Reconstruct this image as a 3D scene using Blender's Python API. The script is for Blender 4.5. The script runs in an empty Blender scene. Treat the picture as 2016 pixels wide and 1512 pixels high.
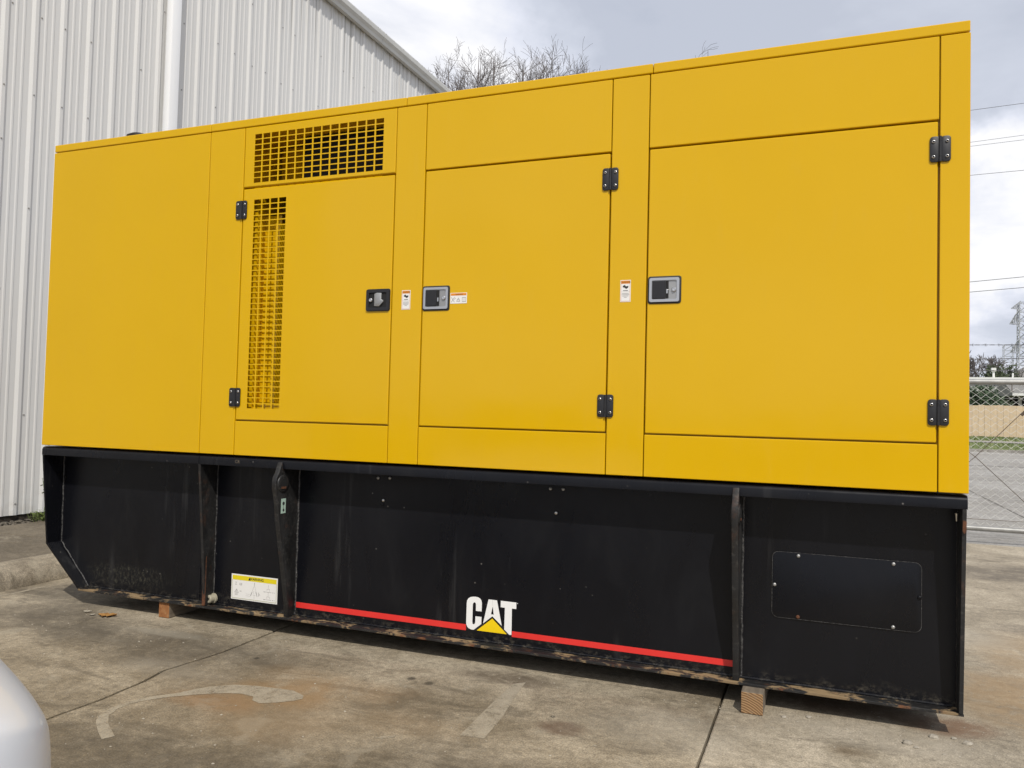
import bpy, bmesh, math, random
from mathutils import Vector, Matrix
random.seed(7)
R = math.radians
scene = bpy.context.scene

# ------------------------------------------------------------------ camera, sky, sun, exposure
cam_d = bpy.data.cameras.new('camera'); cam = bpy.data.objects.new('camera', cam_d)
scene.collection.objects.link(cam); scene.camera = cam
cam.location = (0.0, -3.71, 1.2985)
cam.rotation_euler = (R(92.024), R(-1.4151), R(21.463))
cam_d.sensor_fit = 'HORIZONTAL'; cam_d.sensor_width = 36.0; cam_d.lens = 28.125
cam_d.clip_start = 0.05; cam_d.clip_end = 5000

SUN = Vector((0.335, -0.56, 0.757)).normalized()      # from the ground towards the sun
sun_d = bpy.data.lights.new('sun', 'SUN'); sun = bpy.data.objects.new('sun', sun_d)
scene.collection.objects.link(sun)
sun_d.energy = 3.3; sun_d.angle = R(0.8); sun_d.color = (1.0, 0.95, 0.87)
sun.rotation_euler = SUN.to_track_quat('Z', 'Y').to_euler()
sun.location = SUN * 30

world = bpy.data.worlds.new('World'); scene.world = world; world.use_nodes = True
wt = world.node_tree; wt.nodes.clear()

scene.view_settings.view_transform = 'Standard'; scene.view_settings.look = 'None'
scene.view_settings.gamma = 1.0; scene.view_settings.use_curve_mapping = False
scene.view_settings.exposure = 0.0
scene.cycles.max_bounces = 5; scene.cycles.diffuse_bounces = 3; scene.cycles.glossy_bounces = 3


# ------------------------------------------------------------------ node helpers
class NT:
    """a thin wrapper that adds nodes to a tree"""
    def __init__(s, tree): s.t = tree
    def put(s, sock, v):
        if v is None: return
        if isinstance(v, bpy.types.NodeSocket): s.t.links.new(v, sock)
        elif isinstance(v, (tuple, list)) and sock.type == 'RGBA' and len(v) == 3: sock.default_value = (*v, 1)
        else: sock.default_value = v
    def node(s, typ, ins=None, **props):
        n = s.t.nodes.new(typ)
        for k, v in props.items(): setattr(n, k, v)
        for k, v in (ins or {}).items(): s.put(n.inputs[k], v)
        return n
    def m(s, op, a, b=None, c=None, clamp=False):
        n = s.node('ShaderNodeMath', {0: a, 1: b, 2: c}, operation=op, use_clamp=clamp); return n.outputs[0]
    def vm(s, op, a, b=None, scale=None):
        n = s.node('ShaderNodeVectorMath', {0: a, 1: b}, operation=op)
        if scale is not None: s.put(n.inputs['Scale'], scale)
        return n.outputs['Value'] if op in ('DOT_PRODUCT', 'LENGTH', 'DISTANCE') else n.outputs['Vector']
    def pos(s):
        return s.node('ShaderNodeNewGeometry').outputs['Position']
    def noise(s, vec, scale, detail=4, rough=.55, dist=0.0, out='Fac'):
        return s.node('ShaderNodeTexNoise', {'Vector': vec, 'Scale': scale, 'Detail': detail, 'Roughness': rough, 'Distortion': dist}).outputs[out]
    def vor(s, vec, scale, feature='F1', out='Distance', rnd=1.0):
        return s.node('ShaderNodeTexVoronoi', {'Vector': vec, 'Scale': scale, 'Randomness': rnd}, feature=feature).outputs[out]
    def ramp(s, fac, *stops):
        n = s.node('ShaderNodeValToRGB', {'Fac': fac}); e = n.color_ramp.elements
        while len(e) < len(stops): e.new(0.5)
        for el, (p, c) in zip(e, stops):
            el.position = p
            el.color = (c, c, c, 1) if isinstance(c, (int, float)) else (*c, 1)
        return n.outputs['Color']
    def mix(s, fac, a, b, blend='MIX'):
        n = s.node('ShaderNodeMix', data_type='RGBA', blend_type=blend)
        s.put(n.inputs[0], fac); s.put(n.inputs[6], a); s.put(n.inputs[7], b); return n.outputs[2]
    def scl(s, v, x, y, z):
        return s.vm('MULTIPLY', v, (x, y, z))
    def rng(s, v, a, b, lo=0.0, hi=1.0):
        n = s.node('ShaderNodeMapRange', {'Value': v, 'From Min': a, 'From Max': b, 'To Min': lo, 'To Max': hi}, interpolation_type='SMOOTHSTEP')
        return n.outputs['Result']
    def spot(s, p, cx, cy, rx, ry, wob=0.0, wobs=4.0, shared=None):
        """soft elliptical mask on the ground around (cx, cy)"""
        q = s.vm('SUBTRACT', p, (cx, cy, 0)); q = s.scl(q, 1 / rx, 1 / ry, 0)
        d = s.vm('LENGTH', q)
        if wob:
            d = s.m('ADD', d, s.m('MULTIPLY', s.m('SUBTRACT', shared or s.noise(p, wobs, 5, .6), .5), wob))
        return s.rng(d, 0.35, 1.05, 1.0, 0.0)
    def bump(s, h, strength=.3, dist=.01):
        return s.node('ShaderNodeBump', {'Height': h, 'Strength': strength, 'Distance': dist}).outputs['Normal']


MATS = {}
def material(name, fn=None, color=(.5, .5, .5), rough=.5, metal=0.0, spec=.5, coat=0.0):
    if name in MATS: return MATS[name]
    m = bpy.data.materials.new(name); m.use_nodes = True
    t = NT(m.node_tree); b = m.node_tree.nodes['Principled BSDF']
    b.inputs['Base Color'].default_value = (*color, 1); b.inputs['Roughness'].default_value = rough
    b.inputs['Metallic'].default_value = metal; b.inputs['Specular IOR Level'].default_value = spec
    b.inputs['Coat Weight'].default_value = coat
    if fn:
        for k, v in fn(t).items(): t.put(b.inputs[k], v)
    MATS[name] = m
    return m

# ------------------------------------------------------------------ the sky: thin blue air behind broken bright cloud
w = NT(wt)
dirn = w.node('ShaderNodeTexCoord').outputs['Generated']
sky = w.node('ShaderNodeTexSky', sky_type='NISHITA', sun_disc=False, sun_elevation=math.asin(SUN.z),
             sun_rotation=math.atan2(SUN.x, SUN.y), air_density=1.0, dust_density=1.5, ozone_density=1.0)
bg_air = w.node('ShaderNodeBackground', {'Color': sky.outputs[0], 'Strength': 0.10})
sep = w.node('ShaderNodeSeparateXYZ', {0: dirn})
den = w.m('ADD', w.m('MAXIMUM', sep.outputs[2], 0.0), 0.22)
lay = w.vm('DIVIDE', dirn, w.node('ShaderNodeCombineXYZ', {0: den, 1: den, 2: den}).outputs[0])
lay = w.vm('ADD', lay, (3.1, 7.4, 0.0))
n1 = w.noise(lay, 1.7, 6, .54, .30)
n2 = w.noise(w.vm('ADD', lay, (9.7, 2.2, 4.0)), 3.1, 6, .55, .2)
torn = w.vm('SCALE', w.vm('SUBTRACT', w.noise(dirn, 9.0, 5, .6, 0, 'Color'), (.5, .5, .5)), scale=.16)
bent = w.vm('NORMALIZE', w.vm('ADD', dirn, torn))
def lobe(direction, width):
    d = w.vm('DOT_PRODUCT', bent, Vector(direction).normalized())
    return w.rng(d, math.cos(width), 1.0)
bright = w.m('ADD', w.m('MULTIPLY', n1, .85), w.m('MULTIPLY', n2, .35))
bright = w.m('ADD', bright, w.m('MULTIPLY', lobe((-0.47, 0.765, 0.44), R(17)), .24))
bright = w.m('ADD', bright, w.m('MULTIPLY', lobe((0.165, 0.962, 0.215), R(7)), .36))
bright = w.m('SUBTRACT', bright, w.m('MULTIPLY', lobe((0.0, 0.89, 0.46), R(24)), .26))
cloudcol = w.ramp(bright, (.42, (.56, .60, .70)), (.57, (.66, .70, .80)), (.68, (.82, .85, .95)), (.80, (1.03, 1.03, 1.05)))
bg_cloud = w.node('ShaderNodeBackground', {'Color': cloudcol, 'Strength': 1.0})
cover = w.rng(n1, .22, .42, .62, .97)
mixs = w.node('ShaderNodeMixShader', {0: cover, 1: bg_air.outputs[0], 2: bg_cloud.outputs[0]})
w.node('ShaderNodeOutputWorld', {0: mixs.outputs[0]})


# ------------------------------------------------------------------ mesh helpers
def offset_of(o):
    v = Vector((0, 0, 0))
    while o is not None: v += o.location; o = o.parent
    return v

class MB:
    """collects faces in world coordinates; build() makes ONE mesh object"""
    def __init__(s): s.v = []; s.f = []
    def add(s, vs, fs):
        k = len(s.v); s.v += [tuple(q) for q in vs]; s.f += [tuple(i + k for i in f) for f in fs]; return s
    def box(s, x0, x1, y0, y1, z0, z1):
        vs = [(x, y, z) for x in (x0, x1) for y in (y0, y1) for z in (z0, z1)]
        return s.add(vs, [(0, 1, 3, 2), (4, 6, 7, 5), (0, 4, 5, 1), (2, 3, 7, 6), (0, 2, 6, 4), (1, 5, 7, 3)])
    def rbox(s, x0, x1, y0, y1, z0, z1, r=.003, seg=2):
        bm = bmesh.new(); bmesh.ops.create_cube(bm, size=1)
        for q in bm.verts:
            q.co = ((x0 + x1) / 2 + q.co.x * (x1 - x0), (y0 + y1) / 2 + q.co.y * (y1 - y0), (z0 + z1) / 2 + q.co.z * (z1 - z0))
        bmesh.ops.bevel(bm, geom=bm.edges[:], offset=r, segments=seg, profile=.5, affect='EDGES')
        return s.frombm(bm)
    def frombm(s, bm):
        bm.verts.index_update(); s.add([q.co for q in bm.verts], [[q.index for q in f.verts] for f in bm.faces]); bm.free(); return s
    def prism(s, pts, fn, a, b, bevel=0.0):
        """extrude the 2-D loop pts between a and b; fn(u, v, t) gives the point"""
        n = len(pts)
        vs = [fn(p[0], p[1], a) for p in pts] + [fn(p[0], p[1], b) for p in pts]
        fs = [tuple(range(n))[::-1], tuple(range(n, 2 * n))] + [(i, (i + 1) % n, n + (i + 1) % n, n + i) for i in range(n)]
        bm = bmesh.new(); bv = [bm.verts.new(q) for q in vs]
        for f in fs: bm.faces.new([bv[i] for i in f])
        bmesh.ops.recalc_face_normals(bm, faces=bm.faces[:])
        if bevel:
            bmesh.ops.bevel(bm, geom=[e for e in bm.edges if e.calc_face_angle(0) > .6], offset=bevel, segments=2, profile=.5, affect='EDGES')
        return s.frombm(bm)
    def tube(s, pts, rad, n=8, caps=True):
        pts = [Vector(p) for p in pts]; rad = rad if isinstance(rad, (list, tuple)) else [rad] * len(pts)
        k = len(s.v); up = None
        for i, p in enumerate(pts):
            d = (pts[min(i + 1, len(pts) - 1)] - pts[max(i - 1, 0)])
            d = d.normalized() if d.length > 1e-9 else Vector((0, 0, 1))
            if up is None: up = d.orthogonal().normalized()
            up = (up - d * up.dot(d)); up = up.normalized() if up.length > 1e-6 else d.orthogonal().normalized()
            sd = d.cross(up)
            for j in range(n):
                a = 2 * math.pi * j / n
                s.v.append(tuple(p + (up * math.cos(a) + sd * math.sin(a)) * rad[i]))
        for i in range(len(pts) - 1):
            for j in range(n):
                s.f.append((k + i * n + j, k + i * n + (j + 1) % n, k + (i + 1) * n + (j + 1) % n, k + (i + 1) * n + j))
        if caps:
            s.f.append(tuple(k + j for j in range(n))[::-1]); s.f.append(tuple(k + (len(pts) - 1) * n + j for j in range(n)))
        return s
    def lathe(s, prof, origin, axis, n=20):
        """prof: (radius, distance along axis)"""
        ax = Vector(axis).normalized(); u = ax.orthogonal().normalized(); v = ax.cross(u); o = Vector(origin); k = len(s.v)
        for r_, h in prof:
            for j in range(n):
                a = 2 * math.pi * j / n
                s.v.append(tuple(o + ax * h + (u * math.cos(a) + v * math.sin(a)) * r_))
        for i in range(len(prof) - 1):
            for j in range(n):
                s.f.append((k + i * n + j, k + i * n + (j + 1) % n, k + (i + 1) * n + (j + 1) % n, k + (i + 1) * n + j))
        s.f.append(tuple(k + j for j in range(n))[::-1]); s.f.append(tuple(k + (len(prof) - 1) * n + j for j in range(n)))
        return s
    def mesh(s, name, mat, smooth=None, off=None):
        me = bpy.data.meshes.new(name)
        off = off or Vector((0, 0, 0))
        me.from_pydata([(a - off.x, b - off.y, c - off.z) for a, b, c in s.v], [], s.f)
        bm = bmesh.new(); bm.from_mesh(me); bmesh.ops.recalc_face_normals(bm, faces=bm.faces[:]); bm.to_mesh(me); bm.free()
        if smooth is not None:
            me.polygons.foreach_set('use_smooth', [True] * len(me.polygons)); me.set_sharp_from_angle(angle=R(smooth))
        me.materials.append(mat); me.update()
        return me
    def build(s, name, mat, parent=None, smooth=None):
        me = s.mesh(name, mat, smooth, offset_of(parent) if parent else None)
        return link(name, me, parent)

def link(name, data, parent=None, loc=(0, 0, 0), rot=None):
    o = bpy.data.objects.new(name, data); scene.collection.objects.link(o); o.location = loc
    if rot: o.rotation_euler = rot
    if parent: o.parent = parent
    return o
def tag(o, label=None, category=None, group=None, kind=None):
    if label: o['label'] = label
    if category: o['category'] = category
    if group: o['group'] = group
    if kind: o['kind'] = kind
    return o
def thing(name, label, category, loc=(0, 0, 0), group=None):
    return tag(link(name, None, None, loc), label, category, group)
def copy_tree(o, parent=None, loc=None):
    c = o.copy(); scene.collection.objects.link(c); c.parent = parent
    if loc is not None: c.location = loc
    for ch in list(o.children): copy_tree(ch, c)
    return c
def rrect(x0, x1, z0, z1, r, n=5):
    pts = []
    for cx, cz, a0 in ((x1 - r, z1 - r, 0), (x0 + r, z1 - r, 90), (x0 + r, z0 + r, 180), (x1 - r, z0 + r, 270)):
        for i in range(n + 1):
            a = R(a0 + 90 * i / n); pts.append((cx + r * math.cos(a), cz + r * math.sin(a)))
    return pts
def circ(cx, cz, r, n=14): return [(cx + r * math.cos(2 * math.pi * i / n), cz + r * math.sin(2 * math.pi * i / n)) for i in range(n)]
XZ = lambda u, v, t: (u, t, v)        # a shape on a wall that faces -y
YZ = lambda u, v, t: (t, u, v)        # a shape on a plate across x
XY = lambda u, v, t: (u, v, t)        # a shape on the ground
def flat(name, loops, mat, parent, y, plane=XZ):
    """flat print: loops lying at depth y"""
    mb = MB(); 
    for lp in loops: mb.add([plane(p[0], p[1], y) for p in lp], [tuple(range(len(lp)))])
    return mb.build(name, mat, parent)
def text_loops(body, name, mat, parent, x, z, size, y, bold=0.0, align='CENTER'):
    cu = bpy.data.curves.new(name, 'FONT'); cu.body = body; cu.size = size; cu.align_x = align; cu.align_y = 'CENTER'; cu.offset = bold
    cu.resolution_u = 3
    o = bpy.data.objects.new(name + '_curve', cu); scene.collection.objects.link(o)
    bpy.context.view_layer.update()
    me = bpy.data.meshes.new_from_object(o.evaluated_get(bpy.context.evaluated_depsgraph_get()))
    bpy.data.objects.remove(o)
    off = offset_of(parent)
    for q in me.vertices:
        a, b = q.co.x, q.co.y; q.co = (x + a - off.x, y - off.y, z + b - off.z)
    me.materials.clear(); me.materials.append(mat)
    return link(name, me, parent)


# ------------------------------------------------------------------ materials
def f_concrete(dark, light, stains=True):
    def fn(t):
        p = t.pos()
        big = t.noise(p, .55, 4, .6, .6); mid = t.noise(t.vm('ADD', p, (5, 3, 0)), 2.6, 6, .66, .5); fine = t.noise(p, 30, 4, .75); grit = t.noise(p, 150, 2, .7)
        f = t.m('ADD', t.m('MULTIPLY', big, .5), t.m('MULTIPLY', mid, .5))
        col = t.mix(t.rng(f, .38, .62), dark, light)
        col = t.mix(.6, col, t.ramp(fine, (.30, .24), (.5, .5), (.72, .80)), 'OVERLAY')
        col = t.mix(.55, col, t.ramp(grit, (.32, .20), (.5, .5), (.70, .86)), 'OVERLAY')
        streak = t.noise(t.scl(p, 1.2, 3.4, 1), 1.5, 6, .68, 1.2)
        col = t.mix(t.m('MULTIPLY', t.rng(streak, .53, .64), .40), col, (.075, .061, .042))
        pale = t.noise(t.vm('ADD', p, (8, 1, 0)), 3.4, 6, .7, .7)
        col = t.mix(t.m('MULTIPLY', t.rng(pale, .56, .68), .40), col, (.36, .32, .245))
        rough = t.ramp(mid, (.3, .62), (.7, .88))
        # pale exposed stones, only on some patches
        sp = t.vor(p, 95); keep = t.vor(p, 95, out='Color')
        kx = t.node('ShaderNodeSeparateXYZ', {0: keep}).outputs[0]
        spk = t.m('MULTIPLY', t.rng(sp, .10, .26, 1, 0), t.rng(kx, .78, .84))
        col = t.mix(t.m('MULTIPLY', spk, t.rng(mid, .35, .6, .3, .85)), col, (.44, .40, .32))
        dk = t.m('MULTIPLY', t.rng(t.vor(p, 46), .06, .2, 1, 0), t.rng(kx, .12, .08))
        col = t.mix(t.m('MULTIPLY', dk, .6), col, (.035, .03, .024))
        if stains:
            n = t.noise(p, 7, 6, .68, 1.0); wob = t.noise(p, 2.4, 5, .6); nn = t.rng(n, .26, .56, .25, 1.0)
            for cx, cy, rx, ry, c, k in (
                (-2.25, -.64, .36, .24, (.27, .155, .06), .60), (-2.50, -.88, .30, .13, (.26, .13, .045), .50), (-2.15, -.95, .40, .25, (.26, .18, .10), .30),
                (-1.95, -.48, .28, .18, (.27, .16, .07), .25), (-1.62, -.74, .30, .16, (.26, .18, .10), .2), (-2.35, -.42, .30, .14, (.22, .13, .05), .30),
                (-2.2, -.75, .95, .55, (.24, .175, .105), .25),
                (.86, .75, .42, .60, (.31, .205, .10), .65), (1.15, 1.7, .5, .6, (.32, .22, .115), .5), (.50, .22, .24, .16, (.15, .075, .035), .75), (.12, .30, .40, .16, (.13, .07, .036), .7),
                (-1.0, -.5, .13, .09, (.085, .045, .025), .7), (.10, -.24, .12, .08, (.11, .075, .04), .6), (-1.45, -.02, .34, .12, (.065, .045, .028), .7),
                (-3.3, -.35, 1.0, .35, (.075, .063, .048), .55), (-2.05, -1.45, 1.0, .35, (.065, .054, .04), .55), (-1.2, -1.1, .8, .35, (.07, .058, .043), .50), (-4.3, -.2, .9, .35, (.06, .05, .038), .55),
                (-4.6, .35, .7, .4, (.05, .042, .032), .6), (1.35, 2.2, .5, .22, (.12, .10, .078), .5), (1.6, 4.4, 1.0, .55, (.09, .074, .056), .65),
                (-.6, -.35, .5, .3, (.30, .275, .225), .3), (0.25, -.05, .6, .22, (.34, .30, .24), .35), (-3.5, -.15, .34, .07, (.31, .28, .22), .45), (-3.0, -.62, .45, .14, (.27, .24, .19), .35), (.75, 1.9, .45, .3, (.36, .33, .27), .4)):
                a = t.m('MULTIPLY', t.spot(p, cx, cy, rx, ry, 1.15, 2.4, wob), nn)
                col = t.mix(t.m('MULTIPLY', a, k), col, c)
            for cx, cy, r_ in ((-1.856, -.232, .030), (-1.749, -.253, .032), (-2.72, -.30, .02), (-1.30, -.52, .018), (-1.08, -.40, .016)):
                col = t.mix(t.m('MULTIPLY', t.spot(p, cx, cy, r_, r_ * 1.1), .75), col, (.035, .03, .022))
        h = t.m('ADD', t.m('MULTIPLY', fine, .5), t.m('ADD', t.m('MULTIPLY', grit, .35), t.m('MULTIPLY', spk, .25)))
        return {'Base Color': col, 'Roughness': rough, 'Normal': t.bump(h, .55, .006), 'Specular IOR Level': .35}
    return fn
M_slab = material('concrete_slab', f_concrete((.178, .145, .098), (.350, .297, .216)))
M_slab2 = material('concrete_slab_pale', f_concrete((.250, .210, .150), (.410, .355, .270)))
M_walk = material('concrete_walk', f_concrete((.105, .086, .060), (.165, .138, .10), False))
M_kerb = material('concrete_kerb', f_concrete((.17, .14, .10), (.33, .285, .215), False))
M_street = material('concrete_street', f_concrete((.25, .235, .21), (.34, .325, .30), False))
M_dirt = material('dirt', lambda t: {'Base Color': t.ramp(t.noise(t.pos(), 30, 5), (.3, (.018, .014, .01)), (.7, (.06, .048, .034))), 'Roughness': .95})

def f_yellow(t):
    p = t.pos(); n = t.noise(p, 1.3, 4, .5)
    col = t.mix(n, (.630, .372, .0016), (.672, .400, .0022))
    dust = t.noise(t.scl(p, 9, 9, 2.0), 2.0, 6, .65)
    col = t.mix(t.m('MULTIPLY', t.rng(dust, .52, .80), .025), col, (.52, .44, .22))
    pe = t.noise(p, 420, 2, .5); wav = t.noise(t.scl(p, 1, 1, .6), 2.6, 2, .4)
    h = t.m('ADD', t.m('MULTIPLY', pe, .006), wav)
    return {'Base Color': col, 'Roughness': t.ramp(dust, (.3, .10), (.75, .17)), 'Normal': t.bump(h, .30, .02), 'Specular IOR Level': .33}
M_yellow = material('yellow_paint', f_yellow)
def f_black(mud, spk):
    def fn(t):
        p = t.pos(); n = t.noise(t.scl(p, 1, 1, .5), 3.2, 6, .6, .4)
        col = t.mix(n, (.0032, .0034, .0048), (.0075, .0080, .0108))
        film = t.noise(t.scl(p, 2.2, 2, .8), 1.6, 7, .62, .8)
        col = t.mix(t.m('MULTIPLY', t.rng(film, .50, .78), .40), col, (.0145, .0145, .0155))
        # dry splashes near the foot and thrown specks
        z = t.node('ShaderNodeSeparateXYZ', {0: p}).outputs[2]
        low = t.m('MULTIPLY', t.rng(t.m('ADD', z, t.m('MULTIPLY', t.m('SUBTRACT', t.noise(p, 9, 6, .7), .5), .16)), .09, .17, 1, 0), t.rng(t.noise(t.scl(p, 1, 1, 1.6), 26, 6, .75), .46, .66))
        col = t.mix(t.m('MULTIPLY', low, mud), col, (.13, .115, .088))
        gr = t.m('MULTIPLY', t.spot(t.node('ShaderNodeCombineXYZ', {0: t.node('ShaderNodeSeparateXYZ', {0: p}).outputs[0], 1: z}).outputs[0], -4.10, .21, .42, .085, .7, 9), t.rng(t.noise(t.scl(p, 1, 1, .55), 60, 6, .85), .47, .66))
        col = t.mix(t.m('MULTIPLY', gr, .62), col, (.10, .098, .075))
        run = t.m('MULTIPLY', t.rng(t.noise(t.scl(p, 7, 7, .5), 1.6, 5, .6), .57, .70), t.rng(t.noise(p, 1.1, 3), .45, .62))
        col = t.mix(t.m('MULTIPLY', run, .5), col, (.042, .042, .043))
        v = t.vor(p, 30); kx = t.node('ShaderNodeSeparateXYZ', {0: t.vor(p, 30, out='Color')}).outputs[0]
        s1 = t.m('MULTIPLY', t.rng(v, .08, .17, 1, 0), t.m('MULTIPLY', t.rng(kx, .90, .93), t.rng(t.noise(p, 2.3, 3), .50, .62)))
        v2 = t.vor(t.scl(p, 1, 1, .35), 22); k2 = t.node('ShaderNodeSeparateXYZ', {0: t.vor(t.scl(p, 1, 1, .35), 22, out='Color')}).outputs[1]
        s2 = t.m('MULTIPLY', t.rng(v2, .04, .10, 1, 0), t.m('MULTIPLY', t.rng(k2, .90, .92), t.rng(t.noise(p, 1.7, 3), .50, .62)))
        col = t.mix(t.m('MULTIPLY', t.m('MAXIMUM', s1, s2), spk), col, (.20, .19, .175))
        return {'Base Color': col, 'Roughness': t.ramp(film, (.3, .20), (.7, .42)), 'Normal': t.bump(t.m('ADD', t.noise(p, 2.2, 3), t.m('MULTIPLY', t.noise(p, 160, 3), .03)), .16, .02), 'Specular IOR Level': .24}
    return fn
M_black = material('black_paint', f_black(.5, .55))
def f_edge(mudk, rustk):
    def fn(t):
        p = t.pos(); n = t.noise(t.scl(p, 1, 2, 1), 7, 8, .7, .6); q = t.noise(t.scl(p, 1.5, 3, 3), 16, 6, .7, .4)
        col = t.mix(t.noise(p, 20, 5), (.006, .006, .0065), (.016, .0155, .015))
        col = t.mix(t.m('MULTIPLY', t.rng(q, .52, .68), .34), col, (.085, .08, .072))
        col = t.mix(t.m('MULTIPLY', t.rng(n, .50, .58), mudk), col, (.27, .185, .095))
        col = t.mix(t.m('MULTIPLY', t.rng(t.noise(p, 11, 7, .7), .55, .66), rustk), col, (.16, .06, .022))
        return {'Base Color': col, 'Roughness': t.ramp(n, (.4, .45), (.62, .85)), 'Normal': t.bump(n, .5, .006)}
    return fn
M_foot = material('muddy_black_steel', f_edge(.95, .25))
M_rib = material('worn_black_steel', f_edge(.0, .14))
M_footedge = material('rusty_edge', f_edge(.75, .9))
M_rust = material('rust', lambda t: {'Base Color': t.ramp(t.noise(t.pos(), 60, 5), (.3, (.05, .02, .011)), (.7, (.15, .058, .024))), 'Roughness': .9})
M_weld = material('weld', lambda t: {'Base Color': t.ramp(t.noise(t.pos(), 70, 5, .7), (.4, (.012, .012, .013)), (.70, (.11, .105, .10))), 'Roughness': .5, 'Normal': t.bump(t.noise(t.pos(), 90, 3), .9, .006)})
M_hinge = material('black_hinge_plastic', None, (.014, .014, .016), .42)
M_steel = material('bright_steel', None, (.62, .61, .59), .28, 1.0)
M_greysteel = material('dull_zinc', None, (.42, .42, .41), .48, .85)
M_darkin = material('dark_interior', None, (.008, .008, .008), .8)
M_rubber = material('black_rubber', None, (.012, .012, .012), .6)
M_white = material('label_white', None, (.78, .77, .74), .45)
M_orange = material('label_orange', None, (.72, .24, .015), .45)
M_lyellow = material('label_yellow', None, (.74, .60, .010), .42)
M_ink = material('label_ink', None, (.03, .03, .03), .5)
M_greyink = material('label_grey_ink', None, (.30, .29, .28), .5)
M_red = material('red_tape', lambda t: {'Base Color': t.mix(t.noise(t.pos(), 8, 4), (.68, .026, .022), (.76, .042, .035)), 'Roughness': .4})
M_decwhite = material('decal_white', None, (.83, .83, .81), .38)
M_decyel = material('decal_yellow', None, (.86, .60, .004), .38)
M_green = material('label_green', None, (.42, .56, .47), .5)
M_ivory = material('ivory_plastic', None, (.34, .31, .23), .55)
def f_endgrain(t):
    p = t.pos(); q = t.vm('SUBTRACT', p, (-.36, 0, -.10))
    r_ = t.vm('LENGTH', t.scl(q, 1, 0, 1)); ring = t.m('SINE', t.m('MULTIPLY', t.m('ADD', r_, t.m('MULTIPLY', t.noise(p, 30, 3), .006)), 620))
    col = t.mix(t.rng(ring, -.3, .9), (.33, .20, .095), (.15, .075, .028))
    col = t.mix(t.rng(t.noise(p, 40, 5, .7), .55, .70), col, (.22, .17, .115))
    return {'Base Color': col, 'Roughness': .85, 'Normal': t.bump(ring, .35, .002)}
M_endgrain = material('wood_end_grain', f_endgrain)
M_woodside = material('weathered_wood', lambda t: {'Base Color': t.ramp(t.noise(t.scl(t.pos(), 30, 3, 40), 1, 5, .6), (.3, (.10, .078, .055)), (.7, (.21, .17, .125))), 'Roughness': .9})
M_oldwood = material('orange_worn_wood', lambda t: {'Base Color': t.ramp(t.noise(t.scl(t.pos(), 30, 10, 30), 1, 5, .7), (.3, (.20, .075, .022)), (.55, (.30, .13, .045)), (.75, (.36, .25, .13))), 'Roughness': .9})

def f_siding(t):
    p = t.pos(); n = t.noise(t.scl(p, 6, 6, .35), 1.6, 6, .62); z = t.node('ShaderNodeSeparateXYZ', {0: p}).outputs[2]
    col = t.mix(n, (.62, .62, .608), (.68, .68, .668))
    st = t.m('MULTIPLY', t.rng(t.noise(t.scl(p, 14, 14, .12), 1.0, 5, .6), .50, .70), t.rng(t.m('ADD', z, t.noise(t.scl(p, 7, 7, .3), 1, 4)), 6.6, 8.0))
    col = t.mix(t.m('MULTIPLY', st, .8), col, (.20, .19, .165))  # dirt streaks below the eave, deepened to paint in the gutter's shade
    lowd = t.m('MULTIPLY', t.rng(z, .1, .7, 1, 0), t.rng(t.noise(p, 7, 5), .42, .66))
    col = t.mix(t.m('MULTIPLY', lowd, .25), col, (.36, .31, .24))
    return {'Base Color': col, 'Roughness': .42, 'Specular IOR Level': .4, 'Normal': t.bump(t.noise(t.scl(p, 1, 1, .3), 2.2, 3), .08, .02)}
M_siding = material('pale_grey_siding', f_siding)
M_gutter = material('gutter_white', lambda t: {'Base Color': t.ramp(t.noise(t.scl(t.pos(), 2, 1, 2), 2, 4), (.3, (.50, .50, .475)), (.7, (.60, .60, .575)))}, (.6, .6, .57), .45)
M_downspout = material('downspout_white', None, (.80, .81, .82), .40)
M_galv = material('galvanised_pipe', lambda t: {'Base Color': t.ramp(t.noise(t.pos(), 14, 5), (.3, (.26, .26, .25)), (.7, (.36, .36, .345)))}, (.5, .5, .5), .45, .35)
M_wire = material('galvanised_wire', None, (.56, .56, .53), .5, .2)
M_rustwire = material('rusty_cable', None, (.09, .065, .045), .8)
M_bark = material('grey_bark', lambda t: {'Base Color': t.ramp(t.noise(t.pos(), 6, 4), (.3, (.11, .095, .09)), (.7, (.21, .185, .17))), 'Roughness': .95})
def f_leaf(a, b):
    return lambda t: {'Base Color': t.mix(t.noise(t.pos(), 2.4, 4), a, b), 'Roughness': .7}
M_ever = material('dark_evergreen_leaf', f_leaf((.022, .034, .014), (.062, .078, .034)))
M_hedge = material('deep_green_leaf', f_leaf((.022, .045, .020), (.060, .095, .042)))
M_weed = material('weed_leaf', f_leaf((.09, .13, .025), (.17, .21, .06)))
M_grass = material('winter_grass', lambda t: {'Base Color': t.ramp(t.noise(t.pos(), 1.1, 7, .68), (.32, (.09, .125, .035)), (.55, (.17, .195, .075)), (.75, (.27, .235, .13))), 'Roughness': .95})
M_blade = material('grass_blade', f_leaf((.09, .15, .035), (.21, .24, .10)))
M_tanboard = material('tan_fence_board', lambda t: {'Base Color': t.ramp(t.noise(t.scl(t.pos(), 5, 5, 1), 1.2, 5), (.3, (.52, .40, .255)), (.7, (.62, .49, .33))), 'Roughness': .8})
M_shingle = material('grey_shingle', lambda t: {'Base Color': t.ramp(t.noise(t.scl(t.pos(), 1, 2, 6), 2.5, 5), (.3, (.16, .155, .145)), (.7, (.24, .235, .22))), 'Roughness': .9})
M_housewall = material('house_wall_cream', None, (.50, .47, .42), .8)
M_fascia = material('white_fascia', None, (.74, .74, .70), .6)
M_tower = material('grey_tower_steel', None, (.42, .43, .46), .6, .2)
M_line = material('power_cable', None, (.12, .12, .13), .6)
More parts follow.
